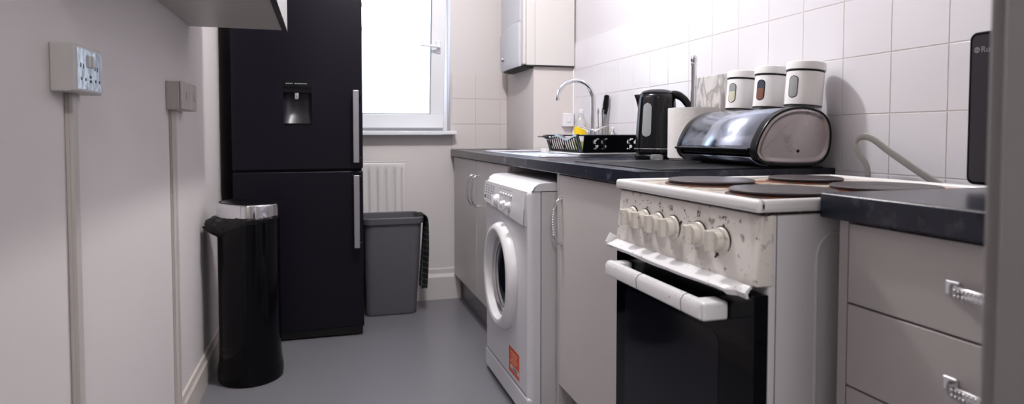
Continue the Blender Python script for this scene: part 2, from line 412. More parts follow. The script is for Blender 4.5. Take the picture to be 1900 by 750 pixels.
# drawer unit
du = thing('drawer_cabinet', 'pale grey drawer unit under the short worktop right of the cooker', 'drawer cabinet', (FACE+.02, .56, 0))
m = MB(); Y0, Y1 = YN+.041, .790
m.box(FACE+.02, XR-.03, Y0, Y0+t, .0, WT-.0395); m.box(FACE+.001, XR-.03, Y1-.0165, Y1, .0, WT-.0395)
m.box(FACE+.02, XR-.03, Y0+t, Y1-t, .15, .168); m.box(XR-.05, XR-.03, Y0+t, Y1-t, .15, .87)
m.build('body', M['cab'], du, smooth=False)
zs = [.868, .7455, .6195, .40, .152]
for k in range(4):
    m = MB(); m.box(FACE, FACE+.0185, Y0, Y1-.0185, zs[k+1]+.0015, zs[k]-.0015, .0015); d = m.build('drawer', M['cab'], du)
    zc = (zs[k]-.061) if k < 3 else zs[k]-.1
    m = MB(); ya, yb_ = .494, .611
    m.tube([(FACE, yb_-.008, zc), (FACE-.016, yb_-.016, zc), (FACE-.024, yb_-.035, zc), (FACE-.027, (ya+yb_)/2, zc), (FACE-.024, ya+.035, zc), (FACE-.016, ya+.016, zc), (FACE, ya+.008, zc)], .008, smooth=4, flat=(1, .02, 0))
    m.box(FACE-.004, FACE+.0002, yb_-.018, yb_+.002, zc-.0095, zc+.0095, .002); m.box(FACE-.004, FACE+.0002, ya-.002, ya+.018, zc-.0095, zc+.0095, .002)
    h = m.build('handle', M['chrome'], d)
    m = MB()
    for q in range(12):
        yy = ya+.03+q*(yb_-ya-.06)/11; xx = FACE-.0266-.0012*math.cos((q-5.5)/5.5*1.3)
        for zz in (-.0035, .0035): m.box(xx-.0012, xx+.001, yy-.0018, yy+.0018, zc+zz-.0022, zc+zz+.0022, .0006, 1)
    m.build('studded_insert', M['brushed'], h)
m = MB(); m.box(FACE+.05, FACE+.066, Y0+t, Y1-t, 0.001, .149); m.build('plinth', M['plinth'], du)

# ------------------------------------------------------------------ cooker
ck = thing('cooker', 'white freestanding electric cooker with grimy control panel and black oven door', 'cooker', (.93, 1.055, 0))
CY0, CY1, CX0, CX1 = .822, 1.300, .645, 1.225
m = MB()
m.box(CX0+.012, CX1, CY0, CY1, .02, .879, .006)
for yy in (CY0+.04, CY1-.04):
    for xx in (CX0+.06, CX1-.06): m.cyl((xx, yy, 0), (xx, yy, .03), .018)
m.build('body', M['cook_side'], ck)
# pressed outline on the side
m = MB(); s0 = CY0-.0006
def rrect(x0, x1, z0, z1, r, n=6):
    P = []
    for cx, cz, a0 in ((x1-r, z1-r, 0), (x0+r, z1-r, 90), (x0+r, z0+r, 180), (x1-r, z0+r, 270)):
        for k in range(n+1):
            a = math.radians(a0+90*k/n); P.append((cx+r*math.cos(a), cz+r*math.sin(a)))
    return P
m.tube([(x, s0, z) for x, z in rrect(CX0+.10, CX1-.06, .12, .845, .04)], .0022, n=8, closed=True); m.build('side_pressing', M['cook_side'], ck)
# front corner post line
m = MB(); m.box(CX0+.024, CX0+.0249, CY0-.0008, CY0+.001, .03, .876); m.build('seam', M['grime'], ck)
# hob
m = MB(); m.box(CX0-.012, CX1+.003, CY0-.003, CY1+.011, .880, .8935, .003)
for (a, b_, c, d_) in ((CX0-.013, CX0+.006, CY0-.004, CY1+.012), (CX1-.014, CX1+.004, CY0-.004, CY1+.012), (CX0-.012, CX1+.003, CY0-.004, CY0+.012), (CX0-.012, CX1+.003, CY1-.004, CY1+.012)):
    m.box(a, b_, c, d_, .880, .9005, .007, 4)
m.build('hob_tray', M['hob_white'], ck)
m = MB(); m.box(CX0+.008, CX1-.016, CY0+.013, CY1-.005, .8930, .8942, .0004, 1); ht = m.build('hob_surface', M['hob_top'], ck)
m = MB()
for k in range(60):
    a = k/59; yy = CY0-.005+a*(CY1-CY0+.01)
    m.box(CX0-.0015, CX0+.004, yy-.006, yy+.0055, .8765, .8792+random.uniform(0, .0012))
    xx = CX0+a*(CX1-CX0)
    m.box(xx-.005, xx+.0055, CY0-.0016, CY0+.003, .8765, .8788+random.uniform(0, .0012))
m.build('grime_line', M['grime'], ck, smooth=False)
for (bx, by, br) in ((.795, 1.185, .090), (.775, .940, .090), (1.035, 1.180, .078), (1.01, .945, .095)):
    m = MB(); m.lathe([(.0, .0), (br-.002, .0), (br, .004), (br-.004, .0065), (br-.012, .006), (br*.3, .0055), (br*.28, .0046), (0, .0046)], (bx, by, .8992), n=56, cap=False)
    m.build('hotplate', M['plate'], ck)
    m = MB(); m.lathe([(br-.006, .0), (br+.006, .0), (br+.005, .0022), (br-.002, .0036), (br-.007, .003)], (bx, by, .8943), n=56, cap=False)
    m.build('hotplate_ring', M['rust'], ck)
# control panel, leaning outwards to its foot
m = MB(); m.prism([(CX0+.02, .8765), (CX0-.002, .8765), (CX0-.013, .775), (CX0-.012, .765), (CX0+.02, .765)], 'Y', CY0-.0015, CY1+.004, .003, 3)
cp = m.build('control_panel', M['cream'], ck)
slope = math.atan(.011/.1)
def on_panel(y, z): return CX0-.013+(z-.775)*.11
for i, (ky, kz) in enumerate(((1.232, .823), (1.179, .823), (1.124, .823), (1.069, .823), (.983, .823), (.915, .823))):
    px = on_panel(ky, kz)
    m = MB(); m.lathe([(0, .004), (.0228, .004), (.0232, .001), (.0228, -.0025), (.021, -.0045), (.0, -.005)], (px-.001, ky, kz), n=40, axis='X', cap=False)
    kn = m.build('knob', M['knob'], cp)
    m = MB(); m.lathe([(.0230, .001), (.0246, .001), (.0246, -.0012), (.0230, -.0012)], (px-.0005, ky, kz), n=40, axis='X', cap=False); m.build('knob_ring', M['grime'], kn)
    m = MB(); D = [(ky+.004, kz+.0168), (ky+.004, kz-.0168)]+[(ky+.002-.0165*math.cos(a), kz-.0168*math.sin(a)) for a in [math.radians(90-180*q/14) for q in range(15)]]
    D = [(ky+.003-.0155*math.sin(PI*q/14), kz+.0160*math.cos(PI*q/14)) for q in range(15)]
    m.prism(D, 'X', px-.0165, px-.004, .001, 2); m.box(px-.027, px-.004, ky+.000, ky+.0135, kz-.0172, kz+.0172, .0018, 3)
    m.build('knob_grip', M['knob'], kn)
for (ky, kind) in ((1.232, 0), (1.179, 0), (1.130, 1), (1.085, 2), (1.035, 1), (.99, 3), (.915, 4)):
    m = MB(); z = .859; px = on_panel(ky, z)-.0022
    for k in range(4 if kind else 2):
        yy = ky+random.uniform(-.005, .005); zz = z+random.uniform(-.007, .006)
        if kind in (2, 3): # small square hotplate symbol
            pass
        m.box(px+.0012, px+.002, yy-.0007, yy+.0007, zz-.001, zz+.001)
    if kind in (2, 3):
        for (a, b_, c, d_) in ((-.004, .004, -.005, -.0045), (-.004, .004, .0045, .005), (-.004, -.0035, -.005, .005), (.0035, .004, -.005, .005)):
            m.box(px+.0012, px+.002, ky+a, ky+b_, z+c, z+d_)
    if kind == 4:
        m.prism([(ky-.004, z-.014), (ky+.004, z-.014), (ky, z-.008)], 'X', px+.0001, px+.002); m.box(px+.001, px+.002, ky-.004, ky+.004, z+.003, z+.004)
    m.build('panel_symbol', M['grime'], cp)
for (yy, zz) in ((1.045, .835), (.925, .797)):
    m = MB(); m.box(on_panel(yy, zz)-.0025, on_panel(yy, zz), yy-.0012, yy+.0012, zz-.005, zz+.005, rot=(.6, 0, 0)); m.build('scratch_mark', M['grime'], cp)
# peeling ledge below the panel
m = MB(); n = 44; rows_t = []
ys = [CY1+.010-(CY1+.010-(CY0+.012))*k/n for k in range(n+1)]
rows = []
for k, yy in enumerate(ys):
    u = k/n
    drop = .0015*math.sin(u*9)+.0008*math.sin(u*23+1)
    lip = .0075+.0012*math.sin(u*13)+(.004 if .20 < u < .55 else 0)*math.sin((u-.20)/.35*PI)+(.003 if u > .93 else 0)
    out = .026-.002*math.sin(u*7)-(.012 if u > .95 else 0)
    z = .766
    rows.append([(CX0-.008, yy, z+.001), (CX0-.008-out*.5, yy, z-.003), (CX0-.008-out, yy, z-.009+drop*.4), (CX0-.010-out, yy, z-.012+drop*.4), (CX0-.009-out+.003, yy, z-.010-lip), (CX0-.008-out+.006, yy, z-.0095-lip), (CX0-.004-out, yy, z-.014+drop*.3), (CX0-.008-out*.4, yy, z-.008), (CX0-.008, yy, z-.004)])
m.surf(rows, closed_v=True, cap=True)
m.box(CX0-.034, CX0-.012, CY1+.006, CY1+.011, .752, .776, .002, rot=(0, .5, 0))
m.build('ledge', M['tape'], ck)
# oven door
m = MB(); m.box(CX0-.014, CX0+.0115, CY0-.0005, CY1, .175, .752, .0015, 2); od = m.build('oven_door', M['oven_glass'], ck)
m = MB(); m.prism(rrect(CY0+.09, CY1-.045, .27, .668, .02), 'X', CX0-.0147, CX0-.0135); m.build('oven_window', M['oven_win'], od)
m = MB()
zc = .714
pts = []
m.prism([(CX0-.066, zc-.012), (CX0-.060, zc-.0165), (CX0-.050, zc-.0175), (CX0-.044, zc-.014), (CX0-.042, zc), (CX0-.045, zc+.013), (CX0-.052, zc+.016), (CX0-.061, zc+.0145), (CX0-.067, zc+.006)], 'Y', .893, 1.250, .003, 2)
m.box(CX0-.062, CX0-.0142, .885, .925, zc-.0165, zc+.0145, .005); m.box(CX0-.060, CX0-.0142, 1.222, 1.254, zc-.012, zc+.0135, .005)
oh = m.build('oven_handle', M['tape'], od)
m = MB()
ring = [(CX0-.0664, zc-.0125), (CX0-.0605, zc-.0172), (CX0-.050, zc-.0182), (CX0-.0435, zc-.0145), (CX0-.0413, zc), (CX0-.0445, zc+.0136), (CX0-.052, zc+.0167), (CX0-.0614, zc+.0151), (CX0-.0677, zc+.006)]
m.prism(ring, 'Y', 1.105, 1.1062); m.build('handle_joint', M['grime'], oh)
m = MB(); m.prism(ring, 'Y', .945, .9458); m.build('handle_joint', M['grime'], oh)
m = MB(); m.box(CX0-.012, CX0+.0115, CY0, CY1, .04, .168, .004); m.build('drawer', M['white_app'], ck)

# ------------------------------------------------------------------ washing machine
wm = thing('washing_machine', 'white front-loading washing machine with round door and orange sticker', 'washing machine', (.95, 2.33, 0))
A0, A1, WX, WZT = 2.034, 2.628, .661, .836
m = MB(); m.box(WX, XR-.07, A0, A1, .012, WZT-.022, .022, 5)
for yy in (A0+.05, A1-.05):
    for xx in (WX+.06, XR-.12): m.cyl((xx, yy, 0), (xx, yy, .03), .02)
wbody = m.build('body', M['washer'], wm)
m = MB(); m.box(WX+.045, XR-.075, A0-.0018, A0+.001, .02, .806, .0008, 1)
m.tube([(x, A0-.002, z) for x, z in rrect(WX+.125, XR-.13, .06, .775, .03)], .003, n=8, closed=True); m.build('side_panel', M['washer_side'], wm)
m = MB(); m.box(WX+.0428, WX+.0440, A0-.0020, A0+.0012, .02, .806); m.box(WX+.0425, XR-.075, A0-.002, A0+.0012, .806, .8078); m.build('side_seam', M['edge_grey'], wm)
m = MB(); m.prism([(WX+.012, .806), (WX+.018, .822), (WX+.035, .833), (WX+.06, WZT), (XR-.075, WZT), (XR-.075, .8082), (WX+.012, .8082)][::1], 'Y', A0-.001, A1+.001, .008, 3)
m.build('top', M['washer'], wm)
# control panel: tilted, curved lower edge
def cpx(z): return WX-.010+(z-.72)*.10 if z > .72 else WX-.010
m = MB(); nb = 24
top_ = []; bot = []
for k in range(nb+1):
    y = A1-.006-(A1-A0-.012-.022)*k/nb; u = k/nb
    zb = .722-.030*math.sin(min(1, u*1.0)*PI*.5)**1.3*1.0+.0
    zb = .728-.040*(u**.8)
    bot.append((y, zb)); top_.append((y, .806))
rows = []
for (y, zb) in bot:
    col = []
    for q in range(7):
        z = zb+(.806-zb)*q/6; col.append((cpx(z)-.001, y, z))
    rows.append([(WX+.02, y, zb)]+[(cpx(zb)+.002, y, zb-.0005)]+col+[(WX+.02, y, .806)])
m.surf(rows, cap=True)
pan = m.build('control_panel', M['washer'], wm)
m = MB()
for k in range(nb):
    (y, z), (y2, z2) = bot[k], bot[k+1]
    m.tube([(cpx(z)+.001, y, z-.0012), (cpx(z2)+.001, y2, z2-.0012)], .0011, n=6)
yl, zl = bot[-1]
m.tube([(cpx(zl)+.001, yl-.0006, zl), (cpx(.73)+.001, yl-.0006, .745)], .0009, n=6)
m.build('panel_seam', M['edge_grey'], pan)
m = MB()
def mark(y, z, w, h): x = cpx(z)-.0018; h = h*1.5; m.box(x, x+.0014, y-w/2, y+w/2, z-h/2, z+h/2)
for c, yy in enumerate((2.585, 2.545, 2.505, 2.470)):
    for r in range(6): mark(yy, .792-r*.0105-(c*.001), .014, .0016); mark(yy+.012, .792-r*.0105, .003, .003)
m.build('programme_markings', M['marks'], pan); m = MB()
for r in range(3):
    for c, yy in enumerate((2.375, 2.34, 2.305, 2.27, 2.235)): mark(yy, .793-r*.012, .010, .0016)
m.build('button_markings', M['marks'], pan)
for (yy, zz, R) in ((2.405, .742, .034), (2.305, .738, .024), (2.235, .738, .024)):
    m = MB()
    for a in [2*PI*k/10 for k in range(10)]: mark(yy+R*math.cos(a), zz+R*.9*math.sin(a), .003, .0022)
    m.build('dial_markings', M['marks'], pan)
m = MB(); mark(2.60, .742, .02, .008); m.build('emblem', M['marks'], pan)
for yy in (2.36, 2.325, 2.29, 2.255, 2.22):
    m = MB(); m.lathe([(0, .002), (.0062, .002), (.006, -.005), (.0045, -.0065), (0, -.0065)], (cpx(.775), yy, .775), n=16, axis='X', cap=False); m.build('push_button', M['white_app'], pan)
for (yy, zz, R) in ((2.405, .744, .024), (2.305, .738, .015), (2.238, .738, .015)):
    m = MB(); x = cpx(zz); m.lathe([(0, .003), (R, .003), (R*.98, -.006), (R*.75, -.013), (R*.6, -.02), (0, -.021)], (x, yy, zz), n=32, axis='X', cap=False)
    m.box(x-.027, x-.01, yy-R*.18, yy+R*.18, zz-R*.85, zz+R*.85, .0015); m.build('dial', M['washer'], pan)
# detergent drawer scoop
m = MB(); m.box(WX-.0015, WX+.002, 2.53, 2.60, .690, .722, .0015, 1); m.build('drawer_scoop', M['washer_side'], wm)
# porthole
DC = (WX+.003, 2.352, .458)
m = MB(); R = .205
rows = []
nn = 64
prof = [(R-.006, .004), (R, -.002), (R+.001, -.012), (R-.004, -.026), (R-.014, -.037), (R-.028, -.040), (R-.040, -.035), (R-.048, -.018), (R-.053, .002)]
for r, h in prof:
    row = []
    for k in range(nn):
        a = 2*PI*k/nn; rr = r
        # moulded finger grip bulging inwards on the near side (towards -Y, slightly above middle)
        if r < R-.03:
            d = abs(((a-PI*.99+PI) % (2*PI))-PI); rr = r-.026*math.exp(-(d/.5)**2)*min(1, (R-.03-r)/.03+.25)
        row.append((DC[0]+h, DC[1]+rr*math.cos(a)*.94, DC[2]+rr*math.sin(a)))
    rows.append(row)
m.surf(rows, closed_v=True); wd = m.build('door', M['white_app'], wm)
m = MB(); m.lathe([(R-.056, -.010), (R-.062, -.012), (R-.070, -.006), (R-.074, .001)], DC, n=64, axis='X', cap=False, sx=.94); m.build('inner_ring', M['brushed'], wd)
m = MB(); m.lathe([(R-.050, -.003), (R-.075, -.0025), (.05, -.018), (0, -.021)], DC, n=64, axis='X', cap=False, sx=.94); m.build('door_glass', M['dark_glass'], wd)
m = MB(); m.lathe([(R-.004, -.0012), (R+.011, -.0012), (R+.012, .0005)], (DC[0], DC[1]-.003, DC[2]), n=64, axis='X', cap=False, sx=.94); m.build('door_gap', M['edge_grey'], wm)
# plinth strip
m = MB(); m.box(WX-.003, WX+.03, A0+.001, A1-.001, .014, .098, .012, 4); m.build('kick_panel', M['washer'], wm)
m = MB(); m.box(WX-.0012, WX+.004, A0+.024, A1-.024, .0985, .1005); m.build('kick_seam', M['edge_grey'], wm)
# sticker
m = MB(); m.box(WX-.0008, WX+.001, 2.140, 2.272, .118, .212); st = m.build('sticker', M['orange'], wm)
m = MB()
for (a, b_, z, h) in ((2.165, 2.25, .197, .007), (2.175, 2.245, .185, .008), (2.16, 2.235, .172, .008), (2.18, 2.25, .160, .006)):
    y = a
    while y < b_: w = random.uniform(.006, .012); m.box(WX-.0013, WX-.0007, y, y+w, z-h/2, z+h/2); y += w+.004
m.build('sticker_print', M['pale_ink'], st)
m = MB(); m.box(WX-.0012, WX-.0007, 2.141, 2.252, .133, .148); sb_ = m.build('sticker_band', M['sticker_white'], st)
m = MB()
for k in range(4): m.box(WX-.0017, WX-.0011, 2.16+k*.016, 2.17+k*.016, .136, .145)
m.build('band_print', M['blue_ink'], st)

# ------------------------------------------------------------------ wall cabinet left
for k in range(3):
    ya = 1.11+k*.5; yb2 = ya+.4985
    lab = ['white wall cabinet on the left wall nearest the doorway, above the white double socket',
           'white wall cabinet on the left wall, middle one of the row',
           'white wall cabinet on the left wall whose grey underside ends nearest the fridge'][k]
    wc = thing('wall_cabinet', lab, 'wall cabinet', (XL+.17, ya+.25, 1.4), 'wall cabinets on the left wall')
    m = MB(); m.box(XL+.0005, -.146, ya, yb2, 1.40, 2.10, .001, 1); m.build('body', M['wallcab'], wc)
    m = MB(); m.box(-.1455, -.1275, ya+.001, yb2-.001, 1.397, 2.10, .0015, 2); d = m.build('door', M['door_white'], wc)
    m = MB(); m.box(-.1457, -.1270, ya+.0005, yb2-.0005, 1.3945, 1.3968); m.build('edging', M['edge_grey'], d)

# ------------------------------------------------------------------ fridge
fr = thing('fridge_freezer', 'tall black fridge freezer with water dispenser and silver bar handles', 'fridge freezer', (-.11, 3.5, 0))
FX0, FX1, FY, FZ = -.408, .186, 3.212, 1.86
m = MB(); m.box(FX0+.002, FX1-.002, FY+.068, 3.752, .045, FZ-.005, .004)
for yy in (FY+.11, 3.71):
    for xx in (FX0+.05, FX1-.05): m.cyl((xx, yy, 0), (xx, yy, .05), .02)
m.build('body', M['fridge'], fr)
m = MB(); m.box(FX0+.004, FX1-.006, FY+.02, FY+.066, .008, .046, .002); m.build('kick_plate', M['fridge_dark'], fr)
m = MB(); m.box(FX0, FX1, FY, FY+.064, .048, .823, .008, 4); d1 = m.build('freezer_door', M['fridge'], fr)
# upper door with a real opening for the dispenser
DX0, DX1, DZ0, DZ1 = -.180, -.052, 1.048, 1.222
m = MB()
bmx = bmesh.new()
xs = [FX0, DX0, DX1, FX1]; zs_ = [.836, DZ0, DZ1, FZ]
grid = {}
for i, x in enumerate(xs):
    for j, z in enumerate(zs_):
        grid[i, j, 0] = bmx.verts.new((x, FY, z)); grid[i, j, 1] = bmx.verts.new((x, FY+.064, z))
for i in range(3):
    for j in range(3):
        if (i, j) != (1, 1): bmx.faces.new((grid[i, j, 0], grid[i+1, j, 0], grid[i+1, j+1, 0], grid[i, j+1, 0]))
        bmx.faces.new((grid[i, j, 1], grid[i, j+1, 1], grid[i+1, j+1, 1], grid[i+1, j, 1]))
for k in range(3):
    bmx.faces.new((grid[k, 0, 0], grid[k, 0, 1], grid[k+1, 0, 1], grid[k+1, 0, 0])); bmx.faces.new((grid[k, 3, 0], grid[k+1, 3, 0], grid[k+1, 3, 1], grid[k, 3, 1]))
    bmx.faces.new((grid[0, k, 0], grid[0, k+1, 0], grid[0, k+1, 1], grid[0, k, 1])); bmx.faces.new((grid[3, k, 0], grid[3, k, 1], grid[3, k+1, 1], grid[3, k+1, 0]))
m._bev(bmx, .007, 4, 60); m._merge(bmx); d2 = m.build('fridge_door', M['fridge'], fr)
m = MB(); rows = []
for q in range(9):
    u = q/8; z = DZ0-.002+(DZ1-DZ0+.004)*u; row = []
    for k in range(17):
        a = PI*k/16; dep = .050*(1-.55*max(0, .35-u)/.35)
        row.append((DX0-.002+(DX1-DX0+.004)*(.5-.5*math.cos(a)), FY+.004+dep*math.sin(a)**.7, z))
    rows.append(row)
m.surf(rows); rc = m.build('dispenser_recess', M['recess'], d2)
m = MB(); m.box(DX0-.001, DX1+.001, FY+.002, FY+.058, DZ1-.022, DZ1+.001, .002); m.build('dispenser_hood', M['black_plastic'], rc)
m = MB(); xc = (DX0+DX1)/2-.004; m.lathe([(0, -.03), (.010, -.03), (.013, -.024), (.013, 0), (0, 0)], (xc, FY+.026, DZ1-.0225), n=24, cap=False); m.build('dispenser_nozzle', M['chrome'], rc)
m = MB(); m.box(DX0+.002, DX1-.002, FY-.001, FY+.036, DZ0-.003, DZ0+.006, .002); m.build('drip_tray', M['black_gloss'], rc)
m = MB(); m.box(DX0-.006, DX1+.006, FY-.0015, FY+.001, DZ1+.002, DZ1+.036, .001, 1); dp = m.build('dispenser_panel', M['black_plastic'], d2)
m = MB(); x = DX0+.012
for w in (.008, .006, .007, .005, 0, .007, .006, .008, .006, .005, .007, .006):
    if w: m.box(x, x+w, FY-.002, FY-.001, DZ1+.019, DZ1+.0235)
    x += w+.0018 if w else .007
m.build('panel_lettering', M['text_grey'], dp)
for (za, zb, par) in ((.864, 1.215, d2), (.447, .803, d1)):
    m = MB(); m.box(.139, .166, FY-.046, FY-.036, za, zb, .003, 3); h = m.build('handle', M['handle_silver'], par)
    for zz in (za+.004, zb-.026):
        m = MB(); m.box(.150, .178, FY-.036, FY+.0005, zz, zz+.022, .002); m.build('handle_bracket', M['black_plastic'], h)
for zz in (1.52, 1.64):
    m = MB(); m.lathe([(0, .004), (.011, .004), (.013, 0)], (FX1-.0005, FY+.03, zz), n=16, axis='X', cap=False); m.build('hinge_cap', M['handle_silver'], d2)

# ------------------------------------------------------------------ black pedal bin
bn = thing('waste_bin', 'tall black oval waste bin with chrome collar, beside the fridge', 'bin', (-.297, 2.805, 0))
bc = (-.297, 2.808, 0)
m = MB(); m.lathe([(0, .001), (.120, .001), (.126, .004), (.128, .02), (.127, .05), (.122, .075), (.1195, .12), (.1195, .66), (.117, .667), (0, .667)], bc, n=72, sy=1.12, cap=False)
m.build('body', M['black_gloss'], bn)
def tl_(u, v, w):
    return u, v, w+(-u*.045 if w > .70 else -u*.015)
m = MB(); m.lathe([(.112, .668), (.1185, .668), (.1215, .671), (.1205, .716), (.1170, .723), (.110, .724), (.106, .722), (.106, .70)], bc, n=72, sy=1.12, cap=False, fn=tl_)
m.build('collar', M['chrome'], bn)
m = MB(); m.lathe([(.1055, .705), (.1055, .724), (.085, .730), (.05, .734), (0, .736)], bc, n=72, sy=1.12, cap=False, fn=tl_); m.build('lid', M['black_plastic'], bn)
# liner frill
m = MB(); rows = []; N_ = 120
from mathutils import noise as mn
for q in range(10):
    row = []
    for k in range(N_):
        a = 2*PI*k/N_; d = abs(((a-PI*1.08+PI) % (2*PI))-PI); bul = math.exp(-(d/.62)**4); fr_ = math.exp(-(d/1.1)**2)
        hang = .018+.030*bul+.030*fr_; u = q/9
        nz = mn.noise(Vector((math.cos(a)*7, math.sin(a)*7, u*2.2)))*.013+mn.noise(Vector((math.cos(a)*18, math.sin(a)*18, u*7)))*.008
        r = .1205+math.sin(u*PI)**.7*(.004+.028*bul+.004*fr_)+nz*(.25+bul*1.8)*math.sin(u*PI)**.5
        r = max(r, .1202)
        z = .672-u*hang*1.15+(.010*bul*math.sin(u*PI*.7))+nz*.5
        row.append((bc[0]+r*math.cos(a), bc[1]+r*math.sin(a)*1.12, z))
    rows.append(row)
m.surf(rows, closed_v=True); lb = m.build('bin_liner', M['black_bag'], bn, ang=60)

# ------------------------------------------------------------------ grey bin with cloth
gb = thing('waste_bin', 'grey open-top rectangular plastic bin under the radiator', 'bin', (.345, 3.6, 0))
def rr3(x0, x1, y0, y1, r, z, n=6):
    return [(x, y, z) for x, y in rrect(x0, x1, y0, y1, r, n)]
m = MB()
def gsec(t, inset=0):
    x0 = .216-.010*t; x1 = .492+.026*t; y0 = 3.535-.055*t; y1 = 3.70+.048*t
    return (x0+inset, x1-inset, y0+inset, y1-inset)
rows = [rr3(*gsec(0, .012), .025, .0), rr3(*gsec(0, .002), .03, .004), rr3(*gsec(.05), .03, .02), rr3(*gsec(.5), .035, .27), rr3(*gsec(.94), .04, .512), rr3(*gsec(.945, -.010), .045, .514), rr3(*gsec(1, -.012), .045, .545),
        rr3(*gsec(1, -.008), .045, .550), rr3(*gsec(1, -.001), .042, .549), rr3(*gsec(1, .003), .04, .543), rr3(*gsec(.5, .004), .034, .27), rr3(*gsec(.05, .006), .03, .012)]
m.surf(rows, closed_v=True, cap=True); m.build('body', M['grey_bin'], gb)
m = MB(); rows = []
for k in range(15):
    yy = 3.50+.15*k/14; w = .007*math.sin(k*1.1)+.004*math.sin(k*2.3)
    path = [(.485+w*.4, .44), (.499, .50), (.506, .545), (.520, .5585), (.540+w*.4, .556), (.548+w, .53), (.546+w*1.5, .45), (.545+w*2, .36), (.541+w*2.2, .27), (.536+w*2.4, .20), (.533+w*2.4, .135+.006*math.sin(k))]
    rows.append([(x, yy+.01*math.sin(z*9), z) for x, z in path])
m.surf(rows); cl = m.build('tea_towel', M['checked'])
so = cl.modifiers.new('thickness', 'SOLIDIFY'); so.thickness = .003; so.offset = 0
sb = cl.modifiers.new('soft', 'SUBSURF'); sb.levels = 1; sb.render_levels = 2
tag(cl, 'black checked cloth hanging over the side of the grey bin', 'cloth')

# ------------------------------------------------------------------ radiator
rd = thing('radiator', 'white panel radiator below the window', 'radiator', (.15, YB-.05, .2))
RX0, RX1, RZ0, RZ1, RY = -.30, .462, .24, .842, YB-.052
m = MB(); rows = []
nx = 420
for j, z in enumerate([RZ0, RZ0+.012, RZ0+.03, RZ0+.05, RZ0+.062, (RZ0+RZ1)/2, RZ1-.062, RZ1-.05, RZ1-.03, RZ1-.012, RZ1]):
    amp = 0 if j in (0, 1, 2, 8, 9, 10) else (.5 if j in (3, 7) else 1)
    edge = .006 if j in (0, 10) else 0
    row = []
    for k in range(nx+1):
        x = RX0+(RX1-RX0)*k/nx; ph = ((RX1-.018-x)/.0495) % 1
        s_ = 1/(1+math.exp(-(math.cos(2*PI*ph)-.45)*3.2)) if RX0+.02 < x < RX1-.018 else 0
        row.append((x, RY-.0+amp*.011*s_+edge, z))
    rows.append(row)
m.surf(rows); pnl = m.build('panel', M['rad'], rd, ang=60)
s2 = pnl.modifiers.new('thickness', 'SOLIDIFY'); s2.thickness = .006; s2.offset = 1 if False else 0
m = MB(); m.box(RX0+.02, RX1-.02, RY+.018, YB-.012, RZ0+.03, RZ1-.02, .003)
for xx in (RX0+.1, RX1-.12): m.box(xx, xx+.03, YB-.0125, YB-.0005, RZ0+.1, RZ1-.1)
m.build('back_panel', M['rad'], rd)
m = MB(); m.box(RX0-.002, RX1+.002, RY-.003, RY+.032, RZ1-.003, RZ1+.003, .0025); m.box(RX1-.002, RX1+.003, RY-.002, RY+.032, RZ0, RZ1, .002); m.build('top_grille', M['rad'], rd)

# ------------------------------------------------------------------ boiler
bo = thing('boiler', 'white wall-mounted boiler on the boxing in the far right corner', 'boiler', (1.06, 3.5, 1.37))
m = MB(); m.box(1.050, 1.0995, 3.275, 3.705, 1.375, 2.06, .004); m.box(1.0995, XR-.002, 3.2755, 3.3005, 1.376, 2.06, .002)
m.build('body', M['boiler'], bo)
m = MB(); m.box(1.032, 1.049, 3.275, 3.705, 1.378, 2.06, .005); m.build('front_rim', M['boiler'], bo)
# lower flap with a curved outline and the recessed upper front
rows = []
m = MB()
for k in range(21):
    u = k/20; y = 3.320+.375*u; bul = .020*math.sin(PI*(.12+.76*u))
    zt = 1.60+.012*math.cos(PI*u)
    rows.append([(1.034, y, 1.374), (1.030-bul*.6, y, 1.372), (1.028-bul, y, 1.40), (1.026-bul, y, zt-.012), (1.030-bul, y, zt), (1.034, y, zt)])
m.surf(rows, cap=True); fl = m.build('front_flap', M['boiler_front'], bo)
m = MB(); rows = []
for k in range(21):
    u = k/20; y = 3.320+.375*u; bul = .006*math.sin(PI*(.12+.76*u)); zt = 1.606+.012*math.cos(PI*u)
    rows.append([(1.034, y, zt), (1.030-bul, y, zt+.001), (1.029-bul, y, zt+.01), (1.029-bul, y, 2.05), (1.034, y, 2.055)])
m.surf(rows, cap=True); m.build('front_cover', M['boiler_front'], bo)
m = MB(); m.lathe([(0, -.014), (.012, -.014), (.0135, -.010), (.0145, .004)], (1.010, 3.585, 1.436), n=28, axis='X', cap=False); m.build('dial', M['handle_silver'], fl)
m = MB(); m.box(1.06, 1.098, 3.30, 3.69, 1.362, 1.3745); m.box(1.04, 1.06, 3.29, 3.69, 1.368, 1.3745); m.box(1.10, 1.325, 3.280, 3.299, 1.3705, 1.3755); m.build('base_tray', M['fridge_dark'], bo)

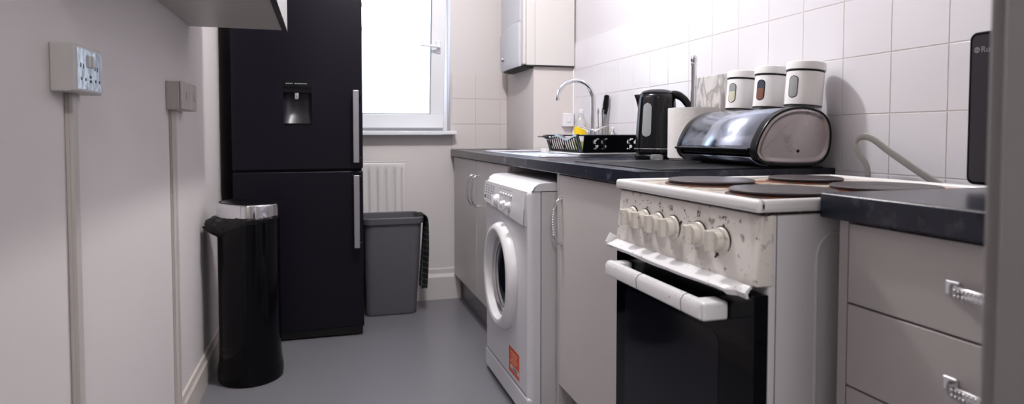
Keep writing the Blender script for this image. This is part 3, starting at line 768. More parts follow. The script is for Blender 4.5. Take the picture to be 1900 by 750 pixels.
# ------------------------------------------------------------------ sink and tap
sk = thing('sink', 'stainless steel sink and drainer set into the long worktop', 'sink', (1.05, 2.8, WT))
m = MB()
zt = WT+.0045
def plate(x0, x1, y0, y1): m.box(x0, x1, y0, y1, WT+.0003, zt, .0012, 2)
plate(SKX0, hx0+.012, SKY0, SKY1); plate(hx1-.012, SKX1, SKY0, SKY1); plate(hx0+.010, hx1-.010, SKY0, hy0+.012); plate(hx0+.010, hx1-.010, hy1-.012, SKY1)
for k in range(8): m.tube([(SKX0+.05+k*.04, SKY0+.04, zt), (SKX0+.05+k*.04, hy0-.05, zt)], .003, n=8)
m.tube([(x, y, zt) for x, y in rrect(SKX0+.006, SKX1-.006, SKY0+.006, SKY1-.006, .03)], .004, n=8, closed=True)
m.build('drainer', M['sink'], sk)
m = MB(); e = .006
rows = [rr3(hx0+e, hx1-e, hy0+e, hy1-e, .04, zt-.001), rr3(hx0+e+.004, hx1-e-.004, hy0+e+.004, hy1-e-.004, .04, WT-.02), rr3(hx0+.015, hx1-.015, hy0+.015, hy1-.015, .05, WT-.15), rr3(hx0+.06, hx1-.06, hy0+.06, hy1-.06, .05, WT-.165)]
m.surf(rows, closed_v=True)
m.bm.faces.new([v for v in m.bm.verts][-len(rows[-1]):])
m.build('bowl', M['sink'], sk)
tp = thing('mixer_tap', 'chrome swan-neck mixer tap behind the dish rack', 'tap', (1.229, 2.796, zt))
tx, ty = 1.229, 2.796
m = MB(); m.lathe([(0, 0), (.024, 0), (.024, .006), (.017, .014), (.0165, .105), (.012, .112), (0, .112)], (tx, ty, zt+.0003), n=28, cap=False)
m.cyl((tx, ty-.030, zt+.090), (tx, ty+.030, zt+.090), .0105, n=20); m.build('body', M['chrome'], tp)
pts = [(tx, ty, zt+.10), (tx, ty, zt+.16), (tx, ty, zt+.247)]
Rn = .090
for k in range(1, 15):
    a = PI*k/15*1.1; pts.append((tx-Rn+Rn*math.cos(a), ty, zt+.252+Rn*math.sin(a)*.98))
m = MB(); m.tube(pts, .0108, n=18, smooth=2); m.build('spout', M['chrome'], tp)
for sgn in (-1, 1):
    m = MB(); y0 = ty+sgn*.033; m.lathe([(0, 0), (.012, 0), (.012, .018), (.008, .024), (0, .024)], (tx, y0, zt+.083), n=20, cap=False)
    m.tube([(tx, y0, zt+.100), (tx+(.02 if sgn < 0 else -.02), y0, zt+.112), (tx+(.052 if sgn < 0 else -.052), y0+sgn*.006, zt+.124)], [.007, .006, .005], n=12, smooth=3)
    lv = m.build('lever', M['chrome'], tp)

# ------------------------------------------------------------------ dish rack
dr = thing('dish_rack', 'black plastic dish drainer rack with slotted sides standing by the sink', 'dish rack', (1.12, 2.6, WT))
Rx0, Rx1, Ry0, Ry1, Rz0, Rz1 = .992, 1.262, 2.355, 2.742, WT+.018, WT+.088
m = MB(); rows = []
# wavy-rimmed side facing the room: slotted
th = .003
def rimz(u):  # u along Y 0..1 from near to far
    return Rz1-.006+.008*math.cos((u-.02)*2*PI*1.9)
def lean(z): return .022*(z-Rz0)/(Rz1-Rz0)
# bottom basket
m.box(Rx0, Rx1, Ry0+.004, Ry1, Rz0, Rz0+.004, .001, 1)
# near short side with S slots -> built from strips
def ss_side(yf, nrm):
    # solid panel pieces around two "SS" slot groups
    groups = [(Rx0+.035, Rx0+.105), (Rx1-.085, Rx1-.02)]
    cuts = []
    nxs = 90; nz_ = 16
    bmq = bmesh.new(); V = {}
    def inslot(x, z):
        zz = (z-Rz0)/(Rz1-Rz0)
        if not (.16 < zz < .80): return False
        for (a, b_) in groups:
            w = (b_-a)/2
            for q in range(2):
                cx = a+w*(q+.5)+.0; 
                # an S: centre offset as function of height
                t = (zz-.16)/.64; off = .012*math.sin((t-.5)*2.2*PI*.9)*-1 + .010*(t-.5)*2
                seg_ = (t*4) % 1
                if abs(x-(cx+off)) < .0065 and .10 < seg_ < .90: return True
        return False
    for i in range(nxs+1):
        for j in range(nz_+1):
            x = Rx0+(Rx1-Rx0)*i/nxs; z = Rz0+(Rz1-Rz0)*j/nz_
            V[i, j] = bmq.verts.new((x, yf-nrm*.014*j/nz_*-1, z))
    for i in range(nxs):
        for j in range(nz_):
            x = Rx0+(Rx1-Rx0)*(i+.5)/nxs; z = Rz0+(Rz1-Rz0)*(j+.5)/nz_
            if not inslot(x, z): bmq.faces.new((V[i, j], V[i+1, j], V[i+1, j+1], V[i, j+1]))
    bmesh.ops.delete(bmq, geom=[v for v in bmq.verts if not v.link_faces], context='VERTS')
    r = bmesh.ops.extrude_face_region(bmq, geom=bmq.faces[:]); 
    for v in [g_ for g_ in r['geom'] if isinstance(g_, bmesh.types.BMVert)]: v.co.y += .0028
    bmesh.ops.recalc_face_normals(bmq, faces=bmq.faces)
    m._merge(bmq)
ss_side(Ry0, -1)
for k in range(5): m.box(Rx0+.004+k*(Rx1-Rx0-.012)/4, Rx0+.009+k*(Rx1-Rx0-.012)/4, Ry1-.003, Ry1, Rz0, Rz1-.001)
for k in range(4): m.box(Rx1-.003, Rx1, Ry0+.004+k*(Ry1-Ry0-.014)/3, Ry0+.010+k*(Ry1-Ry0-.014)/3, Rz0, Rz1-.001)
m.build('basket', M['black_plastic'], dr)
# slotted long side: curved ribs
m = MB(); nr = 14
for k in range(nr+1):
    u = k/nr; y = Ry0+.012+(Ry1-Ry0-.024)*u; pts = []
    for q in range(6):
        t_ = q/5; z = Rz0+(rimz(u)-Rz0)*t_; pts.append((Rx0-lean(z), y+.006*math.sin(t_*PI), z))
    m.tube(pts, .0028, n=8)
m.box(Rx0-.002, Rx0+.003, Ry0, Ry1, Rz0, Rz0+.010, .001, 1)
for (ya, yb3) in ((Ry0, Ry0+.032), (Ry1-.03, Ry1)):
    m.prism([(Rx0-.001, Rz0), (Rx0+.002, Rz0), (Rx0-.018, Rz1), (Rx0-.022, Rz1)], 'Y', ya, yb3)
m.build('side_ribs', M['black_plastic'], dr)
m = MB(); rows = []
for k in range(49):
    u = k/48; y = Ry0-.006+(Ry1-Ry0+.012)*u; z = rimz(u)
    rows.append([(Rx0-.018, y, z+.001), (Rx0-.024, y, z+.003), (Rx0-.030, y, z+.001), (Rx0-.032, y, z-.008), (Rx0-.026, y, z-.006), (Rx0-.018, y, z-.006)])
m.surf(rows, closed_v=True, cap=True)
m.box(Rx0-.058, Rx0-.026, Ry1-.060, Ry1+.004, Rz1-.010, Rz1-.003, .0025)
m.box(Rx0-.02, Rx1+.004, Ry0-.018, Ry0-.006, Rz1-.004, Rz1+.002, .002); m.box(Rx1-.003, Rx1+.010, Ry0-.015, Ry1, Rz1-.004, Rz1+.002, .002); m.box(Rx0-.02, Rx1+.004, Ry1-.004, Ry1+.008, Rz1-.004, Rz1+.002, .002)
m.build('rim', M['rim'], dr)
m = MB(); m.box(Rx0-.012, Rx1+.002, Ry0-.004, Ry1+.004, WT+.0095, WT+.0165, .003)
for xx in (Rx0+.01, Rx1-.03):
    for yy in (Ry0+.02, Ry1-.04): m.cyl((xx, yy, zt+.0036), (xx, yy, WT+.0105), .008, n=12)
tag(m.build('drip_tray', M['white_app']), 'thin white drip tray under the black dish rack', 'tray')
m = MB(); m.box(.950, .974, 2.70, 2.745, zt+.0036, zt+.024, .004, rot=(0, 0, .1)); tag(m.build('sponge', M['white_app']), 'small white block beside the far foot of the dish rack', 'sponge')

# bottles behind the tap, utensils
bt = thing('dish_soap_bottle', 'clear plastic soap bottle with yellow label behind the tap', 'bottle', (1.262, 3.02, zt))
def bottle(root, c, r, h, cap='white_app', liquid=None, label=None, spray=False, sy=.8):
    m = MB(); m.lathe([(0, 0), (r*.93, 0), (r, .006), (r, h*.58), (r*.9, h*.68), (r*.45, h*.8), (r*.38, h*.86), (r*.38, h*.9), (0, h*.9)], c, n=32, sy=sy, cap=False); b_ = m.build('bottle_body', M['clear'], root)
    m = MB(); m.lathe([(0, h*.9), (r*.46, h*.9), (r*.46, h*.985), (r*.3, h), (0, h)], c, n=24, cap=False); m.build('cap', M[cap], root)
    if liquid: m = MB(); m.lathe([(0, .003), (r*.86, .003), (r*.9, .008), (r*.9, h*.24), (0, h*.24)], c, n=32, sy=sy, cap=False); m.build('liquid', M[liquid], root)
    if label:
        m = MB(); rows = []
        for z in (h*.37, h*.58): rows.append([(c[0]+r*1.012*math.cos(a), c[1]+r*1.012*sy*math.sin(a), c[2]+z) for a in [math.radians(150+150*k/20) for k in range(21)]])
        m.surf(rows); m.build('label', M[label], root)
bottle(bt, (1.262, 3.02, zt+.0004), .036, .215, liquid='green_liquid', label='yellow')
b2 = thing('squeeze_bottle', 'smaller clear bottle with green liquid right of the cutlery jar', 'bottle', (1.302, 2.735, zt))
bottle(b2, (1.302, 2.735, zt+.0004), .022, .12, liquid='green_liquid', sy=.9)
uh = thing('utensil_jar', 'clear jar of steel cutlery behind the tap, a black-handled knife in it', 'utensil jar', (1.298, 2.845, zt))
uc = (1.298, 2.845, zt+.0003)
m = MB(); m.lathe([(0, .0), (.025, 0), (.027, .004), (.028, .125), (.026, .125), (.025, .006), (0, .005)], uc, n=32, cap=False); m.build('jar', M['clear'], uh)
for k, (dx, dy, L_) in enumerate(((.009, .013, .175), (-.004, -.015, .165), (-.014, .006, .180), (.014, -.006, .160))):
    m = MB(); p0 = Vector((uc[0]+dx*.9, uc[1]+dy*.9, uc[2]+.008)); p1 = Vector((uc[0]+dx*1.2, uc[1]+dy*1.6, uc[2]+L_))
    m.tube([p0, p0.lerp(p1, .6), p1], .0024, n=8)
    if k < 2:
        d_ = (p1-p0).normalized()
        for q in (-1, 0, 1): m.tube([p1+Vector((0, q*.003, -.002)), p1+d_*.014+Vector((0, q*.006, 0)), p1+d_*.040+Vector((0, q*.006, 0))], .0014, n=6)
        nm, lb_ = 'fork', ['steel fork in the jar behind the tap, tines up, leaning far side', 'steel fork in the jar behind the tap, tines up, leaning near side'][k]
    else:
        d_ = (p1-p0).normalized(); m.lathe([(0, -.02), (.007, -.014), (.010, 0), (.008, .012), (0, .018)], p1+d_*.018, n=16, sx=.35, cap=False); nm, lb_ = 'spoon', ['steel spoon in the jar behind the tap, the taller one', 'steel spoon in the jar behind the tap, the shorter one'][k-2]
    tag(m.build(nm, M['brushed']), lb_, nm, 'cutlery in the jar behind the tap')
kf = thing('kitchen_knife', 'knife with thick black handle standing handle-up in the cutlery jar', 'knife', (1.298, 2.845, zt))
a0 = Vector((1.292, 2.850, zt+.012)); a1 = Vector((1.304, 2.828, zt+.188)); d_ = (a1-a0).normalized()
m = MB(); m.tube([a0, a0.lerp(a1, .3), a1], [.004, .010, .012], n=8, flat=(1, 0, 0)); m.build('blade', M['brushed'], kf)
m = MB(); a2 = a1+d_*.008; m.tube([a1-d_*.004, a2, a1+d_*.04, a1+d_*.078, a1+d_*.090], [.0115, .0135, .0145, .013, .009], n=16, smooth=3); m.build('handle', M['black_plastic'], kf)
ws = thing('wall_socket', 'small white electric box in the corner behind the sink bottles', 'socket', (1.24, 3.30, 1.0))
m = MB(); m.box(1.262, 1.326, 3.272, 3.3015, 1.045, 1.118, .004); m.build('socket_body', M['white_app'], ws)
m = MB(); m.box(1.284, 1.304, 3.268, 3.2725, 1.068, 1.096, .002); m.build('rocker_switch', M['white_app'], ws)

# ------------------------------------------------------------------ kettle
kt = thing('kettle', 'black electric jug kettle with clear water window, between dish rack and kitchen roll', 'kettle', (1.178, 2.10, WT))
kc = (1.178, 2.10, WT)
m = MB(); m.lathe([(0, .0005), (.076, .0005), (.080, .004), (.080, .014), (.074, .020), (0, .020)], kc, n=56, cap=False); m.build('power_base', M['black_plastic'], kt)
m = MB(); m.lathe([(0, .022), (.074, .022), (.0785, .026), (.0785, .045), (.077, .06), (.074, .12), (.0695, .18), (.066, .222), (.064, .232), (.058, .238), (0, .238)], kc, n=64, cap=False); m.build('body', M['kettle'], kt)
m = MB(); m.lathe([(.0795, .0375), (.0800, .039), (.0795, .0405)], kc, n=64, cap=False); m.build('trim_band', M['brushed'], kt)
m = MB(); m.lathe([(.060, .236), (.060, .242), (.052, .250), (.03, .2555), (0, .257)], kc, n=48, cap=False); m.build('lid', M['kettle'], kt)
# orientation: spout towards far-left, handle towards camera-right
va = math.radians(140)   # spout direction in plan
dv = Vector((math.cos(va), math.sin(va), 0)); sd = Vector((-dv.y, dv.x, 0)); K = Vector(kc)
m = MB(); rows = []
for z, r0, w in ((.165, .066, .006), (.195, .072, .016), (.222, .079, .018), (.236, .085, .016), (.239, .083, .012)):
    rows.append([K+dv*(.045)+sd*(w*1.4)+Vector((0, 0, z)), K+dv*(r0-.012)+sd*w+Vector((0, 0, z)), K+dv*r0+Vector((0, 0, z)), K+dv*(r0-.012)-sd*w+Vector((0, 0, z)), K+dv*.045-sd*(w*1.4)+Vector((0, 0, z))])
m.surf(rows, closed_v=True, cap=True); m.build('spout', M['kettle'], kt, ang=60)
hd = -dv
m = MB(); pts = [K+hd*.035+Vector((0, 0, .232)), K+hd*.064+Vector((0, 0, .236)), K+hd*.092+Vector((0, 0, .222)), K+hd*.114+Vector((0, 0, .190)), K+hd*.121+Vector((0, 0, .145)), K+hd*.112+Vector((0, 0, .10)), K+hd*.092+Vector((0, 0, .066)), K+hd*.070+Vector((0, 0, .058))]
m.tube(pts, [.014, .0145, .0135, .012, .0115, .0115, .012, .013], n=18, smooth=5); m.build('handle', M['black_plastic'], kt)
# water window on the side facing the room and camera
wa = math.radians(211); rows = []
def kr(z):
    P_ = [(.045, .0785), (.06, .077), (.12, .074), (.18, .0695), (.222, .066)]
    for (z0, r0), (z1, r1) in zip(P_, P_[1:]):
        if z <= z1: return r0+(r1-r0)*(z-z0)/(z1-z0)
    return .066
def window_patch(scale, out, z0=.082, z1=.205, half=.0175, seg=22):
    rows = []
    for q in range(seg+1):
        t_ = q/seg; z = z0+(z1-z0)*t_; zc_ = min(z-z0, z1-z); hw = half*scale*(1 if zc_ > half else math.sqrt(max(0, 1-((half-zc_)/half)**2)))+.0002
        rows.append([(K.x+(kr(z)+out)*math.cos(wa+s_*hw/.072), K.y+(kr(z)+out)*math.sin(wa+s_*hw/.072), K.z+z) for s_ in (-1, -.6, -.2, .2, .6, 1)])
    return rows
m = MB(); m.surf(window_patch(1, .0008)); ww = m.build('water_window', M['jar_glass'], kt)
# power lead arcing up the tiles behind
m = MB(); m.tube([(1.258, 2.14, WT+.005), (1.29, 2.22, WT+.010), (1.312, 2.30, WT+.04), (1.318, 2.275, WT+.075), (1.320, 2.25, WT+.100)], .0042, n=10, smooth=6)
m.build('power_lead', M['cable'], kt)

# ------------------------------------------------------------------ kitchen roll
kh = thing('kitchen_roll_holder', 'chrome pole kitchen roll holder with ball top, between kettle and bread bin', 'kitchen roll holder', (1.207, 1.905, WT))
rc_ = (1.207, 1.905, WT)
m = MB(); m.lathe([(0, .0095), (.078, .0095), (.080, .0075), (.080, .0055), (0, .0055)], rc_, n=48, cap=False)
for k in range(3):
    a = k*2*PI/3+.4; m.lathe([(0, .0004), (.008, .0004), (.008, .006), (0, .006)], (rc_[0]+.065*math.cos(a), rc_[1]+.065*math.sin(a), WT+.0002), n=16, cap=False)
m.build('base', M['chrome'], kh)
m = MB(); m.cyl((rc_[0], rc_[1], WT+.009), (rc_[0], rc_[1], WT+.325), .0098, n=20)
m.lathe([(0, .325), (.0115, .325), (.0115, .331), (.008, .334), (.0115, .341), (.0125, .347), (.0105, .355), (.005, .360), (0, .361)], rc_, n=24, cap=False); m.build('pole', M['chrome'], kh)
kr_ = thing('kitchen_roll', 'white paper kitchen roll on the chrome pole holder', 'kitchen roll', (1.207, 1.905, WT))
m = MB(); m.lathe([(.020, .0105), (.083, .0105), (.0845, .013), (.0845, .178), (.083, .180), (.020, .180)], rc_, n=64, cap=False); rb = m.build('paper', M['paper'], kr_)
m = MB(); m.lathe([(.018, .011), (.0198, .011), (.0198, .1805), (.018, .1805), (.018, .011)], rc_, n=32, cap=False); m.build('cardboard_core', M['skirt_l'], kr_)
m = MB(); rows = []
for z in (.012, .165, .167, .1802): rows.append([(rc_[0]+(.0862)*math.cos(a)-.0, rc_[1]+.0862*math.sin(a), WT+z) for a in [math.radians(195+110*k/24) for k in range(25)]])
m.surf(rows); m.build('loose_sheet', M['paper'], rb)
# marble board
m = MB(); m.box(XR-.0195, XR-.0055, 1.768, 2.035, WT+.0005, 1.207, .003, rot=(0, math.radians(-.9), 0), piv=(XR-.005, 1.8, WT))
for v in m.bm.verts: v.co.x -= .0045
for v in m.bm.verts: v.co.z = max(v.co.z, WT+.0005)
tag(m.build('chopping_board', M['marble']), 'grey-veined marble board leaning on the tiles behind the kitchen roll', 'board')
# black mat
m = MB(); m.box(.80, 1.30, 1.415, 2.20, WT+.0001, WT+.0045, .002)
for k in range(40):
    m.box(.803+k*.0125, .806+k*.0125, 1.42, 1.999, WT+.0042, WT+.0052)
for v in m.bm.verts:
    if v.co.y > 1.6: v.co.y = 1.6+(v.co.y-1.6)*.62
for v in m.bm.verts: v.co.z = WT+.0001+(v.co.z-WT-.0001)*.8
pm = m.build('place_mat', M['mat_black']); tag(pm, 'black ribbed mat lying under the bread bin', 'mat')
MT = WT+.0043
# upturned small glass
m = MB(); m.lathe([(.018, .0005), (.021, .002), (.0235, .010), (.022, .017), (.019, .020), (.017, .018), (.019, .010), (.016, .003), (.018, .0005)], (1.124, 2.004, WT+.0002), n=28, cap=False)
tag(m.build('glass_dish', M['clear']), 'tiny clear glass dish at the foot of the kettle', 'glass dish')

# ------------------------------------------------------------------ bread bin
bb = thing('bread_bin', 'steel roll-top bread bin with black trim beside the tiles', 'bread bin', (1.18, 1.58, MT))
BY0, BY1 = 1.388, 1.772
out = [(1.056, .959), (1.061, .942), (1.072, .930), (1.094, .9215), (1.144, .918), (1.229, .918), (1.266, .927), (1.287, .950), (1.295, .985), (1.293, 1.02), (1.281, 1.046), (1.256, 1.064), (1.212, 1.073), (1.166, 1.071), (1.124, 1.057), (1.092, 1.033), (1.066, .993)]
def cr(P, n=5):
    Q = []; m_ = len(P)
    for i in range(m_):
        p0, p1, p2, p3 = [Vector(P[(i+d_) % m_]) for d_ in (-1, 0, 1, 2)]
        for k in range(n):
            t_ = k/n; Q.append(tuple(.5*((2*p1)+(-p0+p2)*t_+(2*p0-5*p1+4*p2-p3)*t_*t_+(-p0+3*p1-3*p2+p3)*t_**3)))
    return Q
out = [(x+.006, z) for x, z in out]; O = cr(out); cen = Vector((1.178, .992))
def off(P, d_): 
    Q = []
    for i, p in enumerate(P):
        a, b_ = Vector(P[i-1]), Vector(P[(i+1) % len(P)]); t_ = (b_-a).normalized(); nrm = Vector((-t_.y, t_.x))
        if nrm.dot(Vector(p)-cen) < 0: nrm = -nrm
        q = Vector(p)+nrm*d_; Q.append((q.x, q.y))
    return Q
# body shell (back, base) and black trim bands at both ends
m = MB(); rows = [[(x, y, z) for x, z in off(O, -.005)] for y in (BY0+.012, BY1-.012)]; m.surf(rows, closed_v=True); m.build('shell', M['black_gloss'], bb)
for (ya, yb4) in ((BY0+.0005, BY0+.026), (BY1-.026, BY1-.0005)):
    m = MB(); rows = []
    for (yy, d_) in ((ya, -.006), (ya, -.001), (ya+.003, 0), (yb4-.003, 0), (yb4, -.001), (yb4, -.006)): rows.append([(x, yy, z) for x, z in off(O, d_)])
    m.surf(rows, closed_v=True); m.build('trim_band', M['black_plastic'], bb)
# end plates: raised rim and flat centre
for (y_, s_) in ((BY0, 1), (BY1, -1)):
    m = MB(); rows = []
    for (dy, d_) in ((.0075, -.0050), (.002, -.0055), (-.001, -.008), (-.002, -.012), (.0005, -.016), (.0035, -.019), (.004, -.022)):
        rows.append([(x, y_+s_*dy, z) for x, z in off(O, d_)])
    m.surf(rows, closed_v=True); vs = m.bm.verts[:][-len(O):] if False else None
    m.bm.verts.ensure_lookup_table(); m.bm.faces.new([m.bm.verts[len(m.bm.verts)-len(O)+i] for i in range(len(O))])
    ep = m.build('end_plate', M['steel_end'], bb)
m = MB(); m.lathe([(.0, -.0035), (.003, -.003), (.0042, -.001), (.0045, .001)], (1.196, BY0+.004, .957), n=16, axis='Y', cap=False); m.build('screw', M['black_plastic'], bb)
# lid: arc of the outline from the front gap up over the top
k0 = [i for i, (x, z) in enumerate(O)]
lid = [p for p in O if (p[0] < 1.176 and p[1] > .962)]
lid.sort(key=lambda p: math.atan2(p[1]-cen.y, p[0]-cen.x) % (2*PI), reverse=True)
m = MB()
rows = []
for y in (BY0+.024, (BY0+BY1)/2, BY1-.024):
    rows.append([(p[0]+.002+(0 if 1 else 0), y, p[1]-.001) for p in lid])
m.surf(rows); ld = m.build('roll_lid', M['steel_lid'], bb)
s3 = ld.modifiers.new('thickness', 'SOLIDIFY'); s3.thickness = .0022; s3.offset = 0
m = MB(); m.box(1.0540, 1.0645, BY0+.024, BY1-.002, .9565, .9635, .003); m.build('lid_handle_strip', M['black_gloss'], bb)
m = MB(); m.box(1.058, 1.0625, BY0+.03, BY1-.03, .9635, .9645, .0004, 1); m.build('lid_edge', M['chrome'], bb)
fr2 = [p for p in O if (p[0] < 1.136 and p[1] < .943)]
fr2.sort(key=lambda p: math.atan2(p[1]-cen.y, p[0]-cen.x) % (2*PI))
m = MB(); m.surf([[(p[0]-.0008, y, p[1]-.0004) for p in fr2] for y in (BY0+.024, BY1-.024)]); fb = m.build('front_strip', M['steel_lid'], bb)
s4 = fb.modifiers.new('thickness', 'SOLIDIFY'); s4.thickness = .002; s4.offset = 0
for (fx, fy) in ((1.13, BY0+.05), (1.25, BY0+.05), (1.13, BY1-.05), (1.25, BY1-.05)):
    m = MB(); m.cyl((fx, fy, MT+.0002), (fx, fy, .922), .010, n=16); m.build('foot', M['black_plastic'], bb)

# ------------------------------------------------------------------ canisters on the bread bin
def canister(loc, label, fill, fill2=None, lean_=5):
    ct = thing('storage_canister', label, 'canister', loc, 'white canisters on the bread bin')
    c = loc
    m = MB(); m.lathe([(0, .0015), (.0465, .0015), (.048, .003), (.048, .098), (.0465, .100), (0, .100)], c, n=56, cap=False); m.build('body', M['canister'], ct)
    m = MB(); m.lathe([(0, .0), (.0472, .0), (.0478, .0018), (.0, .0018)], c, n=48, cap=False); m.build('base_seal', M['black_plastic'], ct)
    m = MB(); m.lathe([(0, .0995), (.0465, .0995), (.0485, .101), (.0485, .1035), (.0465, .105), (0, .105)], c, n=48, cap=False); m.build('seal', M['black_gloss'], ct)
    m = MB(); m.lathe([(0, .1045), (.0475, .1045), (.0505, .106), (.0505, .1205), (.0495, .1275), (.046, .130), (0, .1305)], c, n=56, cap=False); m.build('lid', M['canister'], ct)
    def patch(out_, za, zb, half, flat_top=False, a0=math.radians(194)):
        rows = []; sg = 24
        for q in range(sg+1):
            z = za+(zb-za)*q/sg; e1 = z-za; e2 = 1 if flat_top else zb-z; zc_ = min(e1, e2)
            hw = half*(1 if zc_ > half else math.sqrt(max(0, 1-((half-zc_)/half)**2)))+.0002
            rows.append([(c[0]+(.048+out_)*math.cos(a0+s_*hw/.048), c[1]+(.048+out_)*math.sin(a0+s_*hw/.048), c[2]+z) for s_ in (-1, -.6, -.2, .2, .6, 1)])
        return rows
    m = MB(); m.surf(patch(.0004, .020, .086, .0135)); m.build('window_surround', M['black_gloss'], ct)
    m = MB(); m.surf(patch(.0009, .022, .084, .0118)); w_ = m.build('window', M['jar_glass'] if fill != 'jar_dark' else M['jar_dark'], ct)
    if fill2: m = MB(); m.surf(patch(.0013, .022, .058, .0112, True)); m.build('contents', M[fill2], w_)
    ct.rotation_euler = (0, math.radians(lean_), 0); ct.scale = (1, 1, .92)
    return ct
canister((1.250, 1.440, 1.0762), 'white canister with oval window, nearest the cooker of the three on the bread bin', 'jar_glass', None)
canister((1.250, 1.573, 1.0762), 'white canister with dark and reddish contents in its window, middle of the three', 'jar_dark', 'jar_red')
canister((1.250, 1.706, 1.0762), 'white canister half full of pale contents, nearest the kitchen roll', 'jar_glass', 'jar_pale')

# ------------------------------------------------------------------ cable loop behind cooker
m = MB(); pts = [(1.268, y, z) for y, z in ((1.215, .012), (1.215, .40), (1.225, .78), (1.242, .84), (1.244, .875), (1.236, .902), (1.243, .928), (1.264, .953), (1.277, .976), (1.27, .991), (1.253, .996), (1.225, .99), (1.179, .962), (1.107, .922), (1.054, .895), (1.011, .881), (.975, .86), (.955, .80), (.95, .45))]
m.tube(pts, .0085, n=12, smooth=5, flat=(1, 0, 0)); tag(m.build('cable', M['cable']), 'thick grey cable looping up behind the hob against the tiles', 'cable')

# ------------------------------------------------------------------ microwave
mw = thing('microwave', 'black microwave on the short worktop at the right edge', 'microwave', (1.15, .57, WT))
MX0, MX1, MY0, MY1, MZ0, MZ1 = 1.0, 1.315, YN+.045, .781, .921, 1.163
m = MB(); m.box(MX0+.022, MX1, MY0+.001, MY1-.004, MZ0, MZ1-.002, .006)
for yy in (MY0+.03, MY1-.03):
    for xx in (MX0+.05, MX1-.04): m.cyl((xx, yy, WT+.0003), (xx, yy, MZ0+.002), .012, n=18)
m.build('body', M['mw'], mw)
m = MB(); m.prism(rrect(MY0, MY1, MZ0-.001, MZ1, .012), 'X', MX0, MX0+.0215, .002, 2); md = m.build('door', M['black_gloss'], mw)
m = MB(); m.prism(rrect(MY0+.006, MY1-.005, MZ0+.004, MZ1-.005, .009), 'X', MX0-.0008, MX0+.001); mg = m.build('door_glass', M['mw_door'], md)
cu = bpy.data.curves.new('txt', 'FONT'); cu.body = 'Russ'; cu.size = .0135; cu.extrude = .0002
to = bpy.data.objects.new('txt', cu); COL.objects.link(to); bpy.context.view_layer.update()
tm = bpy.data.meshes.new_from_object(to.evaluated_get(bpy.context.evaluated_depsgraph_get())); COL.objects.unlink(to); bpy.data.objects.remove(to)
m = MB(); m.bm.from_mesh(tm)
for v in m.bm.verts: x, y, z = v.co; v.co = (MX0-.0011-z, .7615-x, 1.1300+y)
m.build('lettering', M['text_grey'], mg, smooth=False)
m = MB(); c_ = (MX0-.0011, .7675, 1.1345); m.lathe([(.0034, 0), (.0046, 0), (.0046, -.0004), (.0034, -.0004), (.0034, 0)], c_, n=28, axis='X', cap=False)
for dz in (-.0017, .0017): m.box(c_[0]-.0004, c_[0], c_[1]-.003, c_[1]+.003, c_[2]+dz-.0004, c_[2]+dz+.0004)
m.lathe([(.0010, 0), (.0018, 0), (.0018, -.0004), (.0010, -.0004), (.0010, 0)], c_, n=20, axis='X', cap=False, sy=2.1)
m.build('emblem', M['text_grey'], mg, smooth=False)
m = MB(); m.tube([(MX1-.08, MY1-.0045, .99), (MX1-.08, MY1+.012, .97), (MX1-.08, MY1+.016, .94), (MX1-.09, MY1+.006, .919), (MX1-.10, MY1-.03, .9145)], .004, n=10, smooth=5); m.build('power_lead', M['black_plastic'], mw)

# ------------------------------------------------------------------ left wall sockets and trunking
def surface_box(root, y0, y1, z0, z1, dep):
    m = MB(); m.box(XL+.0003, XL+dep-.008, y0, y1, z0, z1, .002); m.build('back_box', M['socket'], root)
    m = MB(); x0 = XL+dep-.0085; rows = []
    for (dx, ins) in ((0, 0), (.004, 0), (.0085, .004)): rows.append(rr3(y0+ins, y1-ins, z0+ins, z1-ins, .004, 0, 3))
    m2 = []
    for (dx, ins), r in zip(((0, 0), (.005, .0), (.0085, .005)), rows): m2.append([(x0+dx, p[0], p[1]) for p in r])
    m.surf(m2, closed_v=True, cap=True); return m.build('faceplate', M['socket'], root)
s1 = thing('double_socket', 'white double plug socket with filmy plate, the nearer one on the left wall', 'socket', (XL, 1.38, 1.07))
fp = surface_box(s1, 1.337, 1.487, 1.079, 1.167, .041); fx = XL+.041
m = MB(); m.box(fx-.0003, fx+.0006, 1.345, 1.479, 1.085, 1.160); m.build('plate_film', M['socket_plate'], fp)
m = MB(); sx_ = fx+.0007
for yc in (1.376, 1.452):
    m.box(sx_-.0002, sx_+.0003, yc-.002, yc+.002, 1.1235, 1.1325); 
    for d_ in (-.011, .011): m.box(sx_-.0002, sx_+.0003, yc+d_-.0032, yc+d_+.0032, 1.1015, 1.1065)
    m.box(sx_-.0002, sx_+.0003, yc-.016, yc-.012, 1.125, 1.133)
for zz in (1.0995, 1.108): m.box(sx_-.0002, sx_+.0003, 1.4085, 1.4175, zz, zz+.005)
m.build('pin_holes', M['black_gap'], fp)
for yc in (1.403, 1.421):
    m = MB(); m.box(fx+.0004, fx+.004, yc-.0055, yc+.0055, 1.128, 1.151, .001, 2); m.build('rocker_switch', M['socket'], fp)
s2_ = thing('switch_box', 'white switch box with two plates, farther one on the left wall', 'switch', (XL, 2.3, 1.07))
m = MB(); m.box(XL+.0003, XL+.038, 2.218, 2.458, 1.079, 1.168, .002); m.build('back_box', M['trunk'], s2_)
for (ya, yb5) in ((2.219, 2.352), (2.358, 2.457)):
    m = MB(); m.box(XL+.038, XL+.047, ya, yb5, 1.080, 1.170, .004, 3); f_ = m.build('faceplate', M['trunk'], s2_)
    m = MB(); yc = (ya+yb5)/2; m.box(XL+.0468, XL+.050, yc-.008, yc+.008, 1.112, 1.138, .001, 2); m.build('rocker_switch', M['trunk'], f_)
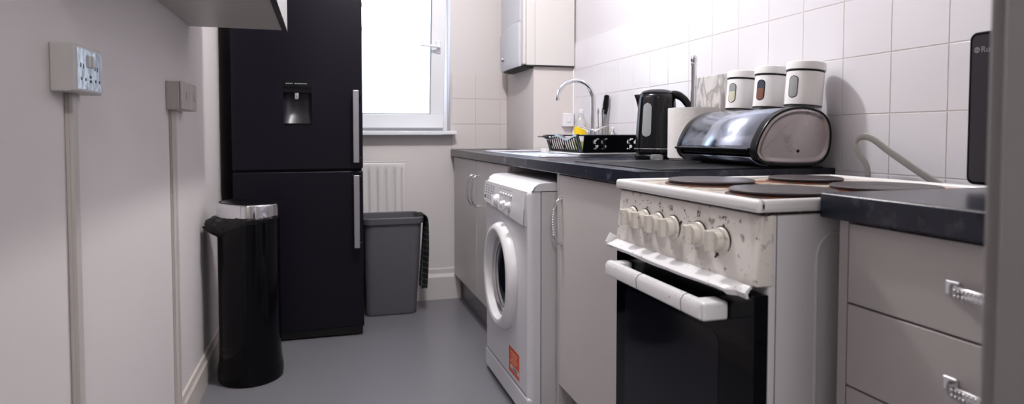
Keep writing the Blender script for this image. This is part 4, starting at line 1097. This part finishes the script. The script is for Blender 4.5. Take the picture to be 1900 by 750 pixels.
def trunking(label, y0, y1, dep, zt_):
    root = thing('cable_trunking', label, 'trunking', (XL, (y0+y1)/2, .123))
    m = MB(); m.box(XL+.0003, XL+dep*.6, y0, y1, .1235, zt_, .001, 1); m.build('channel', M['trunk'], root)
    m = MB(); m.prism([(XL+dep*.6, y0-.001), (XL+dep, y0+.003), (XL+dep, y1-.003), (XL+dep*.6, y1+.001)], 'Z', .1235, zt_-.0005, .001, 2); m.build('cover', M['trunk'], root)
trunking('white vertical cable trunking below the nearer double socket', 1.400, 1.432, .0135, 1.0788)
trunking('white vertical cable trunking below the farther switch box', 2.254, 2.300, .0135, 1.0788)

# ------------------------------------------------------------------ light
def lamp(name, kind, loc, energy, size, col=(1, 1, 1)):
    l = bpy.data.lights.new(name, kind); l.energy = energy; l.color = col
    if kind == 'POINT': l.shadow_soft_size = size
    o = bpy.data.objects.new(name, l); COL.objects.link(o); o.location = loc; return o
lamp('ceiling_lamp', 'POINT', (.44, 2.15, 2.36), 62, .05, (1, .98, .975))
hl = lamp('hall_fill_light', 'AREA', (.05, -.75, 2.38), 27, 0, (1, .975, .965)); hl.data.shape = 'DISK'; hl.data.size = .4  # added fill from the camera side, no actual hall lamp known
w = bpy.data.worlds.new('sky'); S.world = w; w.use_nodes = True
bg = w.node_tree.nodes['Background']; bg.inputs['Color'].default_value = (.70, .84, 1, 1); bg.inputs['Strength'].default_value = 3.2

# ------------------------------------------------------------------ camera
f_px = 1182.; yaw = math.atan(350/f_px); pitch = math.atan(47/f_px)
cd = bpy.data.cameras.new('camera'); cam = bpy.data.objects.new('camera', cd); COL.objects.link(cam); S.camera = cam
cd.sensor_fit = 'HORIZONTAL'; cd.sensor_width = 36; cd.lens = 36*f_px/1900
cd.shift_x = 0; cd.shift_y = -(375-297)/1900
cd.clip_start = .02; cam.location = (0, 0, 1.0); cam.rotation_euler = (PI/2-pitch, 0, -yaw)
cd.dof.use_dof = True; cd.dof.focus_distance = 1.9; cd.dof.aperture_fstop = 4.5
S.view_settings.view_transform = 'Standard'; S.view_settings.look = 'None'; S.view_settings.gamma = 1
S.view_settings.exposure = 0.08
try: S.view_settings.use_curve_mapping = False
except Exception: pass
